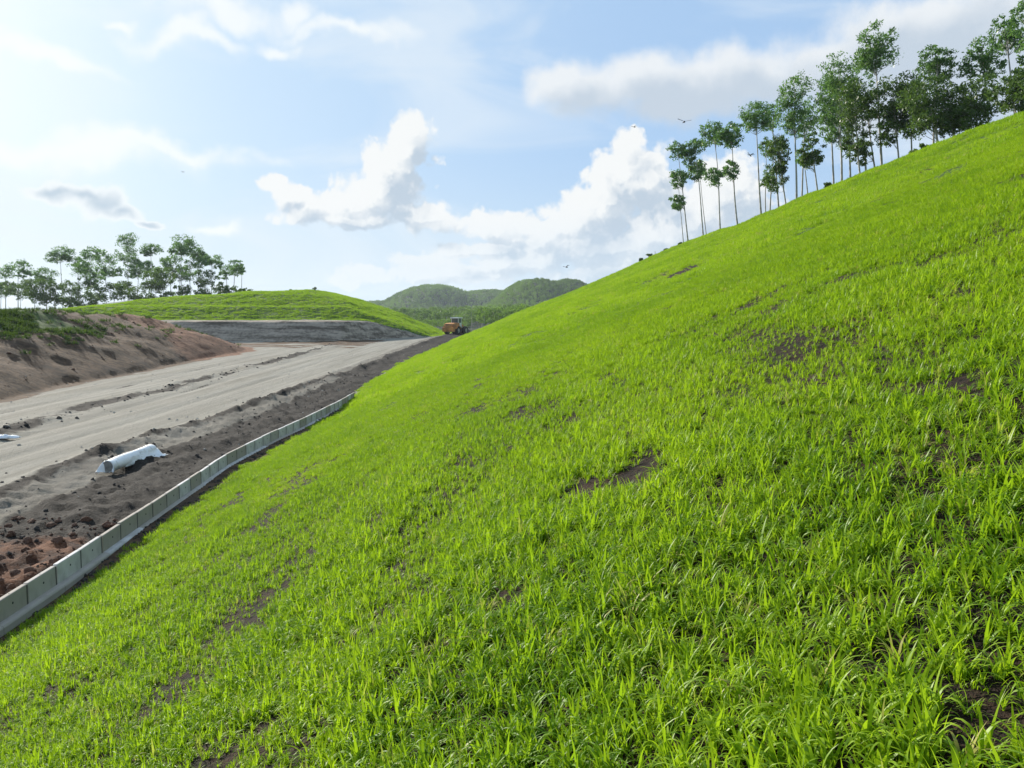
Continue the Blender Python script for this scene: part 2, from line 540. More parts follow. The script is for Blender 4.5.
    cgy = np.interp(cx, [-200, -50, -26, -20, -14, 0], [112, 113, 116, 124, 136, 150])
    kind = np.full(len(Q), 0)                                          # ground
    rd = (cx > np.minimum(medge(cy), -32.2)) & (cx < ctoe) & (cy > -60) & (cy < 185)
    kind[rd & (cu < -5.2)] = 1                                         # road
    kind[rd & (cu >= -5.2)] = 2                                        # muddy verge
    kind[(cx <= medge(cy)) & (cx > -130) & (cy < 110) & (cy > -60)] = 3    # mound
    kind[(cx < -11) & (cx > -140) & (cy >= cgy) & (cy < 300)] = 4      # left hill
    kind[(cx >= ctoe) & (cx < 90) & (cy > -60) & (cy < 215)] = 5       # slope
    kind[(cy > 400)] = 6                                               # far hills
    names = ['ground', 'road', 'muddy_verge', 'earth_mound', 'grassy_hill', 'hillside', 'distant_hills']
    for k, nm in enumerate(names):
        q = Q[kind == k]
        ids, inv = np.unique(q, return_inverse=True)
        q2 = inv.reshape(-1, 4)
        if k in (0,) :
            # centre fan below the camera is on the slope; nothing to add here
            pass
        vv = V[ids]
        mesh = np_mesh(nm, vv, q2[:, ::-1], EARTH)
        for a, arr in A_.items():
            at_ = mesh.attributes.new(a, 'FLOAT', 'POINT')
            at_.data.foreach_set('value', np.asarray(arr[ids], np.float32))
        mesh.polygons.foreach_set('use_smooth', np.ones(len(mesh.polygons), bool))
        mesh.normals_split_custom_set_from_vertices(N[ids].astype(np.float32).tolist())
        o = link(nm, mesh)
        o['kind'] = 'structure'


build_terrain()

# ------------------------------------------------------------------ grass
WEED = leaf_mat('weed_leaf', (.020, .045, .010), (.06, .11, .02), .4, (.09, .15, .01), inst=True, gloss=.03, sheen_rough=.6)
GRASS = leaf_mat('grass_blade', (.085, .21, .010), (.31, .45, .016), .5, (.36, .55, .012), inst=True, gloss=.028, sheen_rough=.5, straw=(.42, .36, .12))


def blade_tuft(name, n, h, w, spread, seg, lean, rng, bendmin=.5, bendmax=1.6, m=None):
    V = []; Fc = []
    for b in range(n):
        a = rng.uniform(0, 2 * math.pi); rr = spread * math.sqrt(rng.uniform())
        p = np.array([math.cos(a) * rr, math.sin(a) * rr, -.02])
        yaw = rng.uniform(0, 2 * math.pi)
        dirv = np.array([math.cos(yaw), math.sin(yaw), 0]); side = np.array([-dirv[1], dirv[0], 0])
        L = h * rng.uniform(.55, 1.1); ww = w * rng.uniform(.7, 1.25)
        th = rng.uniform(.02, lean); bend = rng.uniform(bendmin, bendmax)
        tw = rng.uniform(-.9, .9)
        base = len(V)
        for k in range(seg + 1):
            f = k / seg
            prof = (0.55 + .9 * f) if f < .4 else max(0.0, (1 - f) / .6) ** .75 * .91
            sd = side * math.cos(tw * f) + np.cross(side, dirv) * math.sin(tw * f) * .6
            if k == seg:
                V.append(p.copy())
            else:
                V.append(p - sd * ww * prof * .5); V.append(p + sd * ww * prof * .5)
            ang = th + bend * f ** 1.8
            p = p + (dirv * math.sin(ang) + np.array([0, 0, math.cos(ang)])) * (L / seg)
        for k in range(seg - 1):
            i = base + 2 * k
            Fc.append((i, i + 1, i + 3, i + 2))
        i = base + 2 * (seg - 1)
        Fc.append((i, i + 1, i + 2))
    me = bpy.data.meshes.new(name)
    me.from_pydata([tuple(v) for v in V], [], Fc)
    me.polygons.foreach_set('use_smooth', np.ones(len(me.polygons), bool))
    me.materials.append(m or GRASS)
    return bpy.data.objects.new(name, me)


def hook_tuft(name, rng):
    """one seedling: a few broad upright blades and outer blades that arch over at the tip"""
    up = blade_tuft(name, int(rng.integers(2, 4)), .175, .0145, .010, 7, .35, rng, .3, 1.3)
    out = blade_tuft(name + '_o', int(rng.integers(5, 8)), .20, .0115, .014, 9, .50, rng, 1.8, 3.4)
    bm = bmesh.new(); bm.from_mesh(up.data); bm.from_mesh(out.data); bm.to_mesh(up.data); bm.free()
    return up


def proto_collection(name, objs):
    c = bpy.data.collections.new(name)
    for o in objs:
        c.objects.link(o)
    return c


def scatter(name, P, rot, scl, idx, tint, coll, kind='stuff'):
    me = bpy.data.meshes.new(name)
    me.vertices.add(len(P)); me.vertices.foreach_set('co', np.asarray(P, np.float32).ravel())
    a = me.attributes.new('rot', 'FLOAT_VECTOR', 'POINT'); a.data.foreach_set('vector', np.asarray(rot, np.float32).ravel())
    a = me.attributes.new('scl', 'FLOAT_VECTOR', 'POINT')
    s = np.asarray(scl, np.float32)
    if s.ndim == 1:
        s = np.repeat(s[:, None], 3, 1)
    a.data.foreach_set('vector', s.ravel())
    a = me.attributes.new('idx', 'INT', 'POINT'); a.data.foreach_set('value', np.asarray(idx, np.int32))
    a = me.attributes.new('tint', 'FLOAT', 'POINT'); a.data.foreach_set('value', np.asarray(tint, np.float32))
    o = link(name, me)
    o['kind'] = kind
    ng = bpy.data.node_groups.new(name + '_nodes', 'GeometryNodeTree')
    ng.interface.new_socket('Geometry', in_out='INPUT', socket_type='NodeSocketGeometry')
    ng.interface.new_socket('Geometry', in_out='OUTPUT', socket_type='NodeSocketGeometry')
    N = ng.nodes; L = ng.links
    gi = N.new('NodeGroupInput'); go = N.new('NodeGroupOutput')
    ci = N.new('GeometryNodeCollectionInfo'); ci.inputs['Collection'].default_value = coll
    ci.inputs['Separate Children'].default_value = True; ci.inputs['Reset Children'].default_value = True
    ip = N.new('GeometryNodeInstanceOnPoints'); ip.inputs['Pick Instance'].default_value = True

    def na(nm, ty):
        n = N.new('GeometryNodeInputNamedAttribute'); n.data_type = ty; n.inputs['Name'].default_value = nm
        return n.outputs['Attribute']
    er = N.new('FunctionNodeEulerToRotation')
    L.new(na('rot', 'FLOAT_VECTOR'), er.inputs[0])
    L.new(gi.outputs[0], ip.inputs['Points']); L.new(ci.outputs[0], ip.inputs['Instance'])
    L.new(er.outputs[0], ip.inputs['Rotation']); L.new(na('scl', 'FLOAT_VECTOR'), ip.inputs['Scale'])
    L.new(na('idx', 'INT'), ip.inputs['Instance Index'])
    L.new(ip.outputs[0], go.inputs[0])
    md = o.modifiers.new('scatter', 'NODES'); md.node_group = ng
    return o


def build_grass():
    rng = np.random.default_rng(11)
    tufts = []
    for i in range(8):      # near plants, single seedlings with broad arching blades
        tufts.append(hook_tuft('tuft_a%d' % i, rng))
    for i in range(5):      # mid clumps
        tufts.append(blade_tuft('tuft_b%d' % i, 20, .16, .011, .075, 5, .55, rng, .8, 2.9))
    for i in range(5):      # far clumps
        tufts.append(blade_tuft('tuft_c%d' % i, 52, .155, .016, .22, 3, .6, rng, .5, 2.2))
    for i in range(4):      # low seedlings between the plants
        tufts.append(blade_tuft('tuft_d%d' % i, 9, .085, .0085, .045, 5, .8, rng, .6, 2.4))
    for i in range(3):      # weeds on the mound
        tufts.append(blade_tuft('tuft_e%d' % i, 40, .42, .05, .32, 3, 1.2, rng, .3, 1.6, WEED))
    coll = proto_collection('grass_tufts', tufts)
    Ps, rots, scs, ids, tis = [], [], [], [], []

    def emit(n_per, rmin, rmax, lo, hi, sc0, xr, yr, left=False):
        area = (xr[1] - xr[0]) * (yr[1] - yr[0])
        n = int(area * n_per)
        x = rng.uniform(*xr, n); y = rng.uniform(*yr, n)
        r = np.hypot(x, y)
        azm = np.degrees(np.arctan2(x, y))
        keep = (r >= rmin) & (r < rmax) & (azm > -47) & (azm < 47)
        x, y, r = x[keep], y[keep], r[keep]
        if left:
            gy = np.interp(x, [-200, -50, -26, -20, -14, 0], [112, 113, 116, 124, 136, 150])
            ok = (y > gy + np.interp(x, [-60, -27, -16, -14], [8.0, 7.8, 2.3, 1.2])) & (x < -12) & (y < 172) & (np.interp(x, TX, TZ) > .5)
            dens = np.ones_like(x)
        else:
            toe = TOE(y)
            dens = np.clip(1.02 - bare_mask(x, y), .06, 1)
            # thin seeding here and there, in bands along the contour
            band = fbm(x / .8, y / 3.2, 71, 3); big = fbm(x / 3.5, y / 7.0, 72, 3); small = fbm(x / .33, y / .38, 73, 3)
            dens = dens * np.clip(.90 + .70 * band + .40 * big + .58 * small, .10, 1)
            ok = (x > toe + .0 + .30 * fbm(y / .8, x / .5, 74, 3)) & (x < 46) & (y < 190)
        keep = ok & (rng.uniform(size=len(x)) < dens)
        x, y, r, dens = x[keep], y[keep], r[keep], dens[keep]
        z = height(x, y)
        m = len(x)
        big = fbm(x / 1.6, y / 3.0, 75, 3); sm = fbm(x / .5, y / .6, 76, 2)
        wave = 0 if left else fbm(x / .8, y / 3.2, 71, 3)
        sc = sc0 * np.clip(.92 + .34 * wave + .34 * big + .25 * sm, .4, 1.7) * rng.uniform(.7, 1.25, m) * np.clip(.45 + .6 * dens, .4, 1)
        ti = (.35 if left else 1.0) * np.clip(.5 + .45 * fbm(x / 1.1, y / 9, 79, 3) + .5 * fbm(x / 2.2, y / 4, 77, 3) + .35 * fbm(x / 9, y / 14, 78, 2) + .25 * rng.normal(size=m) * .6, 0, 1)
        Ps.append(np.stack([x, y, z], 1))
        rots.append(np.stack([rng.normal(0, .10, m), rng.normal(-.0, .10, m), rng.uniform(0, 2 * np.pi, m)], 1))
        scs.append(np.stack([sc, sc, sc * rng.uniform(.85, 1.15, m)], 1)); ids.append(rng.integers(lo, hi, m)); tis.append(ti)
    emit(430, .3, 7, 0, 8, 1.0, (-6, 7.5), (.2, 7))
    emit(260, .3, 7, 18, 22, 1.0, (-6, 7.5), (.2, 7))
    emit(340, 7, 14, 0, 8, .90, (-10, 14), (3, 14))
    emit(130, 7, 14, 18, 22, 1.1, (-10, 14), (3, 14))
    emit(165, 13, 32, 8, 13, .95, (-10, 30), (8, 32))
    emit(46, 31, 75, 13, 18, .95, (-12, 46), (18, 75))
    emit(20, 74, 190, 13, 18, 1.2, (-12, 46), (40, 190))
    emit(6, 90, 260, 13, 18, 1.6, (-120, -11), (110, 175), left=True)
    n = 42000
    x = rng.uniform(-75, -32, n); y = rng.uniform(35, 108, n)
    w = 1.1 * sstep(-35.5, -39, x) * sstep(75, 65, y) + .10 * sstep(-33, -37, x) + .35 * sstep(-44, -48, x)
    k = (rng.uniform(size=n) < w * sstep(-.15, .35, fbm(x / 3, y / 4, 91, 3)) * .8)
    x, y = x[k], y[k]; m = len(x)
    Ps.append(np.stack([x, y, height(x, y)], 1)); rots.append(np.stack([rng.normal(0, .1, m), rng.normal(0, .1, m), rng.uniform(0, 6.28, m)], 1))
    scs.append(np.repeat(rng.uniform(.5, 1.3, m)[:, None], 3, 1)); ids.append(rng.integers(22, 25, m)); tis.append(rng.uniform(0, 1, m))
    P = np.concatenate(Ps)
    print('grass instances', len(P))
    scatter('grass', P, np.concatenate(rots), np.concatenate(scs), np.concatenate(ids), np.concatenate(tis), coll)


build_grass()

# ------------------------------------------------------------------ trees
LEAF = leaf_mat('leaf', (.045, .115, .032), (.115, .22, .06), .48, (.16, .30, .045), gloss=.06)
LEAF_DARK = leaf_mat('leaf_dark', (.032, .075, .018), (.09, .155, .034), .42, (.13, .22, .025), gloss=.06)
BARK = simple('bark', (.38, .36, .33), .85, 0, .4, 2.0, .3)
BARK_DARK = simple('bark_dark', (.13, .11, .09), .9, 0, .4, 2.0, .3)


def tube_arrays(path, radii, sides=7):
    path = np.asarray(path, float); n = len(path)
    V = []; Q = []
    for i in range(n):
        d = path[min(i + 1, n - 1)] - path[max(i - 1, 0)]
        d = d / (np.linalg.norm(d) + 1e-9)
        a = np.cross(d, [0.31, .95, .1]); a /= np.linalg.norm(a) + 1e-9
        b = np.cross(d, a)
        for k in range(sides):
            t = 2 * math.pi * k / sides
            V.append(path[i] + radii[i] * (math.cos(t) * a + math.sin(t) * b))
    for i in range(n - 1):
        for k in range(sides):
            k2 = (k + 1) % sides
            Q.append((i * sides + k, i * sides + k2, (i + 1) * sides + k2, (i + 1) * sides + k))
    return np.array(V), np.array(Q)


def leaves(centers, radii, per, size, rng, flat=.55):
    """leaf sprays round each clump centre: bent narrow quads"""
    n = len(centers) * per
    c = np.repeat(np.asarray(centers), per, 0); rr = np.repeat(np.asarray(radii), per)
    d = rng.normal(size=(n, 3)); d /= np.linalg.norm(d, axis=1, keepdims=True)
    rad = rng.uniform(0, 1, n) ** .55
    off = d * (rad * rr)[:, None]; off[:, 2] *= flat
    p = c + off
    ax = rng.normal(size=(n, 3)); ax[:, 2] -= .5
    ax /= np.linalg.norm(ax, axis=1, keepdims=True)
    sd = np.cross(ax, rng.normal(size=(n, 3))); sd /= np.linalg.norm(sd, axis=1, keepdims=True) + 1e-9
    s = size * rng.uniform(.6, 1.4, n)
    L = ax * (s * 1.0)[:, None]; W = sd * (s * .42)[:, None]
    V = np.stack([p - L * .5, p + W * .5, p + L * .5, p - W * .5], 1).reshape(-1, 3)
    Q = np.arange(n * 4).reshape(-1, 4)
    shade = np.repeat(np.clip(np.repeat(rng.uniform(0, 1, len(centers)), per) * .7 + rng.uniform(0, .45, n), 0, 1), 4)
    return V, Q, shade


def make_tree(base, top_z, blobs, label, group, name='eucalyptus_tree', trunk_r=.12, lean=(0, 0), leafm=None, bark=None,
              clump=34, leaf=.34, dens=1.0, rng=None, trunk_frac=.97, per=30):
    """blobs: (dx, dy, z, rx, rz) leaf masses, metres, relative to the base"""
    rng = rng or RNG
    leafm = leafm or LEAF; bark = bark or BARK
    H = top_z - base[2]
    t = thing(name, label, 'tree', base, 0, group)
    zs = np.linspace(-.3, H * trunk_frac, 9)
    w = rng.normal(0, .006 * H, (2, 4))
    f = zs / H
    px = lean[0] * f + w[0, 0] * np.sin(f * 3.3) + w[0, 1] * np.sin(f * 7) * .35
    py = lean[1] * f + w[1, 0] * np.sin(f * 3.3) + w[1, 1] * np.sin(f * 7) * .35
    path = np.stack([px, py, zs], 1)
    rad = trunk_r * (1 - .86 * np.clip(f, 0, 1)) + .012
    rad[0] *= 1.25
    V, Q = tube_arrays(path, rad, 7)
    VV, QQ = [V], [Q]; off = len(V)
    CC, RR = [], []
    for (dx, dy, z, rx, rz) in blobs:
        nc = max(9, int(clump * dens * (rx * rx * rz) ** .5 / 1.25))
        d = rng.normal(size=(nc, 3)); d /= np.linalg.norm(d, axis=1, keepdims=True)
        k = rng.uniform(.10, 1, nc) ** .42
        c = np.stack([dx + d[:, 0] * rx * k, dy + d[:, 1] * rx * k, z + d[:, 2] * rz * k], 1)
        CC.append(c); RR.append(np.clip(rng.uniform(.22, .42, nc) * min(rx, rz * 1.4), .25, 1.0))
        # limbs to some of the clumps
        for i in rng.choice(nc, min(nc, 7), replace=False):
            zz = min(max(z - rz * rng.uniform(.5, 1.3), H * .25), H * .93)
            s = np.array([np.interp(zz, zs, px), np.interp(zz, zs, py), zz])
            e = c[i]
            mid = (s + e) / 2 + np.array([0, 0, -.12 * np.linalg.norm(e - s)]) * rng.uniform(-.4, 1)
            v, q = tube_arrays([s, mid, e], [trunk_r * .30, trunk_r * .2, trunk_r * .07], 4)
            VV.append(v); QQ.append(q + off); off += len(v)
    me = np_mesh('trunk', np.concatenate(VV), np.concatenate(QQ), bark)
    me.polygons.foreach_set('use_smooth', np.ones(len(me.polygons), bool))
    link('trunk', me, t)
    C = np.concatenate(CC); Rr = np.concatenate(RR)
    V, Q, sh = leaves(C, Rr, per, leaf, rng, .72)
    me = np_mesh('crown', V, Q, leafm)
    a = me.attributes.new('shade', 'FLOAT', 'POINT'); a.data.foreach_set('value', sh.astype(np.float32))
    link('crown', me, t)
    return t


def crest_dist(px):
    """distance (Y) at which the slope's skyline lies in the direction of column px"""
    a = (px - 512) / F
    Y = np.linspace(20, 170, 600)
    z = height(a * Y, Y)
    return Y[np.argmax((z - CZ) / Y)]


ORD = ['first', 'second', 'third', 'fourth', 'fifth', 'sixth', 'seventh', 'eighth', 'ninth', 'tenth', 'eleventh', 'twelfth', 'thirteenth',
       'fourteenth', 'fifteenth', 'sixteenth', 'seventeenth', 'eighteenth', 'nineteenth', 'twentieth']


def rank_phrase(i, n):
    return ORD[i] + ' from the left' if i < n / 2 else (ORD[n - 1 - i] + ' from the right' if i < n - 1 else 'last on the right')


# trunk column, extra distance behind the crest, leaf masses in the photograph (cx, cy, rx, ry), description
RIDGE = [
    (681.5, 1, [(677, 205, 6, 5), (684, 176, 5, 4)], 'slim'),
    (686, 0, [(677, 150, 8, 8), (679, 178, 8, 9), (676, 202, 7, 6)], 'tall'),
    (701, 2, [(694, 148, 9, 8), (697, 172, 8, 8), (688, 158, 6, 8)], 'tall'),
    (704.5, 5, [(699, 168, 7, 7)], 'slim'),
    (717.5, 1, [(713, 134, 11, 12), (715, 175, 9, 10)], 'tall'),
    (734.5, 1, [(731, 134, 10, 12), (730, 170, 8, 9), (722, 138, 7, 7)], 'tall'),
    (757.5, 3, [(755, 113, 13, 13), (750, 122, 8, 9), (764, 117, 10, 12)], 'tall'),
    (762, 6, [(766, 148, 7, 8), (771, 172, 7, 8)], 'slim'),
    (766, 2, [(774, 146, 9, 8), (769, 180, 6, 7)], 'low'),
    (775, 8, [(771, 118, 9, 12)], 'tall'),
    (782, 2, [(778, 150, 8, 10), (776, 178, 8, 12), (781, 163, 6, 9)], 'low'),
    (792, 6, [(794, 92, 14, 16), (789, 112, 13, 16), (797, 124, 15, 12)], 'tall'),
    (797, 10, [(806, 118, 11, 18)], 'tall'),
    (803, 4, [(803, 158, 6, 8)], 'slim'),
    (812.5, 3, [(811, 148, 9, 12), (806, 162, 6, 7), (818, 158, 6, 6)], 'low'),
    (829, 8, [(829, 92, 12, 18), (832, 118, 12, 14)], 'tall'),
    (836, 5, [(839, 72, 15, 17), (836, 100, 15, 18), (830, 128, 11, 12)], 'tall'),
    (845, 9, [(846, 100, 14, 20), (843, 128, 14, 16)], 'tall'),
    (854, 5, [(853, 104, 15, 22), (856, 140, 10, 16)], 'low'),
    (861, 11, [(858, 88, 11, 18)], 'tall'),
    (870, 7, [(866, 110, 10, 18), (863, 150, 7, 12)], 'low'),
    (875.5, 6, [(874, 42, 15, 15), (876, 58, 18, 13), (866, 60, 11, 12)], 'tall'),
    (893, 6, [(892, 98, 14, 18), (886, 132, 9, 13), (898, 116, 11, 14)], 'low'),
    (905, 8, [(908, 96, 15, 16), (912, 118, 14, 14)], 'low'),
    (925, 11, [(938, 58, 14, 13), (931, 74, 14, 11), (944, 68, 11, 11)], 'tall'),
    (934, 8, [(926, 98, 17, 16), (930, 118, 17, 14)], 'bushy'),
    (950, 10, [(950, 106, 15, 16), (948, 125, 12, 9)], 'bushy'),
    (966, 9, [(976, 100, 17, 18), (972, 116, 17, 13)], 'bushy'),
    (985, 14, [(981, 55, 15, 13), (974, 66, 12, 9), (992, 66, 11, 11)], 'tall'),
    (1011, 13, [(1004, 30, 12, 12), (1012, 42, 12, 11)], 'tall'),
    (1014, 9, [(1009, 88, 12, 13), (1018, 100, 12, 13)], 'low'),
    (1030, 12, [(1026, 20, 12, 18), (1030, 50, 10, 16)], 'tall'),
    (1036, 8, [(1030, 85, 14, 18)], 'bushy'),
]


def ridge_trees():
    rng = np.random.default_rng(5)
    n = len(RIDGE)
    for i, (bx, extra, masses, kind) in enumerate(RIDGE):
        Y = crest_dist(bx) + .6 + extra * 1.15
        X = (bx - 512) / F * Y
        z = float(height(np.array([X]), np.array([Y]))[0])
        k = Y / F
        bl = []; topz = 0
        gr = {'tall': 1.12, 'slim': 1.1, 'low': 1.28, 'bushy': 1.3}[kind]
        for (cx, cy, rx, ry) in masses:
            c = at(cx, cy, Y)
            bl.append((c[0] - X, rng.normal(0, .25 * rx * k), c[2] - z, rx * k * gr, ry * k * gr))
            topz = max(topz, c[2] + ry * k * .55)
        desc = {'tall': 'tall bare-trunked ridge tree with %s, %s',
                'slim': 'thin young ridge tree with %s, %s',
                'low': 'shorter low-leafed ridge tree with %s, %s',
                'bushy': 'dark bushy ridge tree with %s, %s'}[kind]
        tiers = {1: 'one small leaf tuft', 2: 'two leaf tiers', 3: 'three leaf tiers'}[len(masses)]
        lab = desc % (tiers, rank_phrase(i, n) + ' of the row')
        dark = kind in ('bushy', 'low')
        lx = bl[0][0]
        make_tree((X, Y, z), topz, bl, lab, 'trees along the top of the grassy slope', trunk_r={'tall': .085, 'slim': .05, 'low': .06, 'bushy': .085}[kind],
                  lean=(lx, 0), leafm=LEAF_DARK if dark else LEAF, rng=rng, clump=46 if kind != 'slim' else 36, leaf=.20 if Y < 80 else .26, per=38 if dark else 28)


ridge_trees()

LEFT = [
    (7, 246 - 0, [(6, 272, 7, 6), (5, 290, 9, 6)], 'tall'), (20, 0, [(19, 267, 7, 6), (23, 274, 6, 3)], 'tall'),
    (22, 0, [(22, 290, 8, 8)], 'low'), (2, 0, [(2, 288, 8, 7)], 'low'), (35, 0, [(36, 286, 9, 8), (40, 297, 11, 6)], 'low'),
    (48, 0, [(46, 275, 9, 6), (42, 279, 7, 4)], 'tall'), (65, 0, [(60, 253, 9, 6), (54, 257, 6, 5), (66, 258, 5, 3)], 'tall'),
    (57, 0, [(56, 287, 7, 5)], 'low'), (71, 0, [(72, 291, 9, 8), (72, 303, 8, 5)], 'low'),
    (80, 0, [(77, 262, 6, 5), (82, 272, 8, 5)], 'tall'), (92, 0, [(90, 253, 7, 6), (86, 266, 8, 6), (95, 276, 7, 4)], 'tall'),
    (88, 0, [(87, 282, 9, 5)], 'low'), (107, 0, [(105, 259, 9, 7), (101, 272, 6, 5), (114, 272, 9, 4)], 'tall'),
    (100, 0, [(98, 295, 10, 7)], 'low'), (114, 0, [(116, 291, 9, 7)], 'low'),
    (130, 0, [(127, 241, 8, 6), (126, 254, 9, 6), (131, 262, 6, 4)], 'tall'), (138, 0, [(140, 269, 10, 6), (133, 274, 6, 4)], 'tall'),
    (126, 0, [(125, 287, 7, 5)], 'low'), (136, 0, [(135, 294, 8, 6)], 'low'),
    (154, 0, [(151, 249, 8, 5), (147, 252, 5, 3)], 'tall'), (147, 0, [(147, 266, 6, 4)], 'tall'),
    (157, 0, [(156, 279, 9, 8), (152, 286, 9, 6)], 'low'), (163, 0, [(165, 276, 8, 8)], 'low'),
    (172, 0, [(171, 261, 9, 5), (166, 268, 6, 4)], 'tall'), (183, 0, [(181, 242, 9, 7), (187, 248, 8, 6), (177, 252, 6, 4)], 'tall'),
    (181, 0, [(180, 274, 8, 7)], 'low'), (183, 0, [(182, 290, 7, 5)], 'low'),
    (192, 0, [(190, 270, 8, 8), (199, 262, 6, 5)], 'tall'), (199, 0, [(198, 252, 7, 6), (203, 258, 6, 4)], 'tall'),
    (207, 0, [(206, 279, 9, 7)], 'low'), (213, 0, [(212, 259, 7, 5), (207, 262, 5, 3), (218, 265, 4, 3)], 'tall'),
    (219, 0, [(219, 288, 6, 5)], 'low'), (228, 0, [(226, 270, 6, 6), (223, 276, 5, 3)], 'tall'),
    (235, 0, [(236, 264, 5, 5), (238, 271, 5, 4)], 'tall'), (243, 0, [(242, 270, 4, 4)], 'tall'),
    (231, 0, [(230, 290, 7, 4)], 'low'), (241, 0, [(243, 291, 7, 3)], 'low'), (171, 0, [(170, 296, 8, 5)], 'low'), (153, 0, [(152, 300, 8, 5)], 'low'),
    (55, 0, [(55, 300, 9, 5)], 'low'), (84, 0, [(86, 302, 9, 5)], 'low'), (205, 0, [(205, 294, 8, 4)], 'low'),
]


def left_trees():
    rng = np.random.default_rng(9)
    order = {k: sorted([i for i, e in enumerate(LEFT) if e[3] == k], key=lambda i: LEFT[i][0]) for k in ('tall', 'low')}
    for i, (bx, _, masses, kind) in enumerate(LEFT):
        Y = {'tall': 188, 'low': 176}[kind] + rng.uniform(-8, 14)
        X = (bx - 512) / F * Y
        z = float(height(np.array([X]), np.array([Y]))[0])
        k = Y / F
        bl = []; topz = 0
        for (cx, cy, rx, ry) in masses:
            c = at(cx, cy, Y)
            zz = max(c[2] - z, 1.2)
            bl.append((c[0] - X, rng.normal(0, .3 * rx * k), zz, rx * k * 1.28, ry * k * 1.25))
            topz = max(topz, z + zz + ry * k * .6)
        o = order[kind]; j = o.index(i); n = len(o)
        tiers = {1: 'single umbrella crown', 2: 'double crown', 3: 'crown in three tufts'}[len(masses)]
        lab = ('tall tree with %s beyond the left hill, %s' if kind == 'tall' else 'low bushy tree, %s, beyond the mound, %s') % (
            tiers if kind == 'tall' else {1: 'one round crown', 2: 'two round lobes'}[len(masses)], rank_phrase(j, n))
        make_tree((X, Y, z), topz, bl, lab, 'trees beyond the grassy hill on the left' if kind == 'tall' else 'low trees beyond the grassy hill on the left',
                  trunk_r=.115 if kind == 'tall' else .08, lean=(bl[0][0], 0), rng=rng, clump=17, leaf=.42, per=23 if kind == 'tall' else 28,
                  leafm=LEAF if kind == 'tall' else LEAF_DARK)


left_trees()


# ------------------------------------------------------------------ small shrubs at the rim of the slope
def shrub(px, py, rpx, Y, label, rng, group):
    X = (px - 512) / F * Y
    z = float(height(np.array([X]), np.array([Y]))[0])
    k = Y / F * rpx * .62
    t = thing('shrub', label, 'shrub', (X, Y, z), 0, group)
    VV, QQ, off, CC = [], [], 0, []
    for i in range(9):
        a = rng.uniform(0, 6.28); e = np.array([math.cos(a) * k * rng.uniform(.2, .9), math.sin(a) * k * rng.uniform(.2, .9), k * rng.uniform(.5, 1.5)])
        v, q = tube_arrays([np.array([0, 0, -.1]), e * .5 + [0, 0, .1 * k], e], [.03, .02, .01], 4)
        VV.append(v); QQ.append(q + off); off += len(v); CC.append(e)
    link('stem', np_mesh('stem', np.concatenate(VV), np.concatenate(QQ), BARK_DARK), t)
    V, Q, sh = leaves(np.array(CC), np.full(len(CC), k * .5), 40, .22, rng, .8)
    me = np_mesh('foliage', V, Q, LEAF_DARK)
    a = me.attributes.new('shade', 'FLOAT', 'POINT'); a.data.foreach_set('value', sh.astype(np.float32))
    link('foliage', me, t)


_r = np.random.default_rng(21)
for (px, py, r_, lab) in [(678, 250, 3.2, 'small dark shrub at the foot of the leftmost ridge tree'),
                          (664, 258, 2.6, 'tiny dark shrub on the slope rim left of the ridge trees'),
                          (648, 266, 4, 'low dark shrub on the small step in the slope rim'),
                          (640, 268, 3.5, 'low shrub at the outer end of the rim step'),
                          (822, 190, 5, 'small light shrub in the gap between ridge trunks'),
                          (905, 150, 6, 'leafy shrub under the short ridge trees'),
                          (915, 146, 6, 'leafy shrub under the dark bushy ridge tree')]:
    shrub(px, py, r_, crest_dist(px) + 1.5, lab, _r, 'shrubs on the rim of the slope')
for (px, Y, r_, lab) in [(254, 158, 3, 'small shrub on the top of the left hill near its trees'), (316, 152, 3.2, 'small shrub at the right end of the left hill top'),
                         (268, 156, 2, 'tiny shrub in the middle of the left hill top'), (292, 154, 2, 'tiny shrub right of the middle of the left hill top')]:
    shrub(px, 290, r_, Y, lab, _r, 'shrubs on top of the left hill')

# ------------------------------------------------------------------ far woods
WOODLEAF = leaf_mat('wood_leaf', (.045, .095, .022), (.19, .30, .06), .48, (.16, .28, .03), inst=True, gloss=.04)


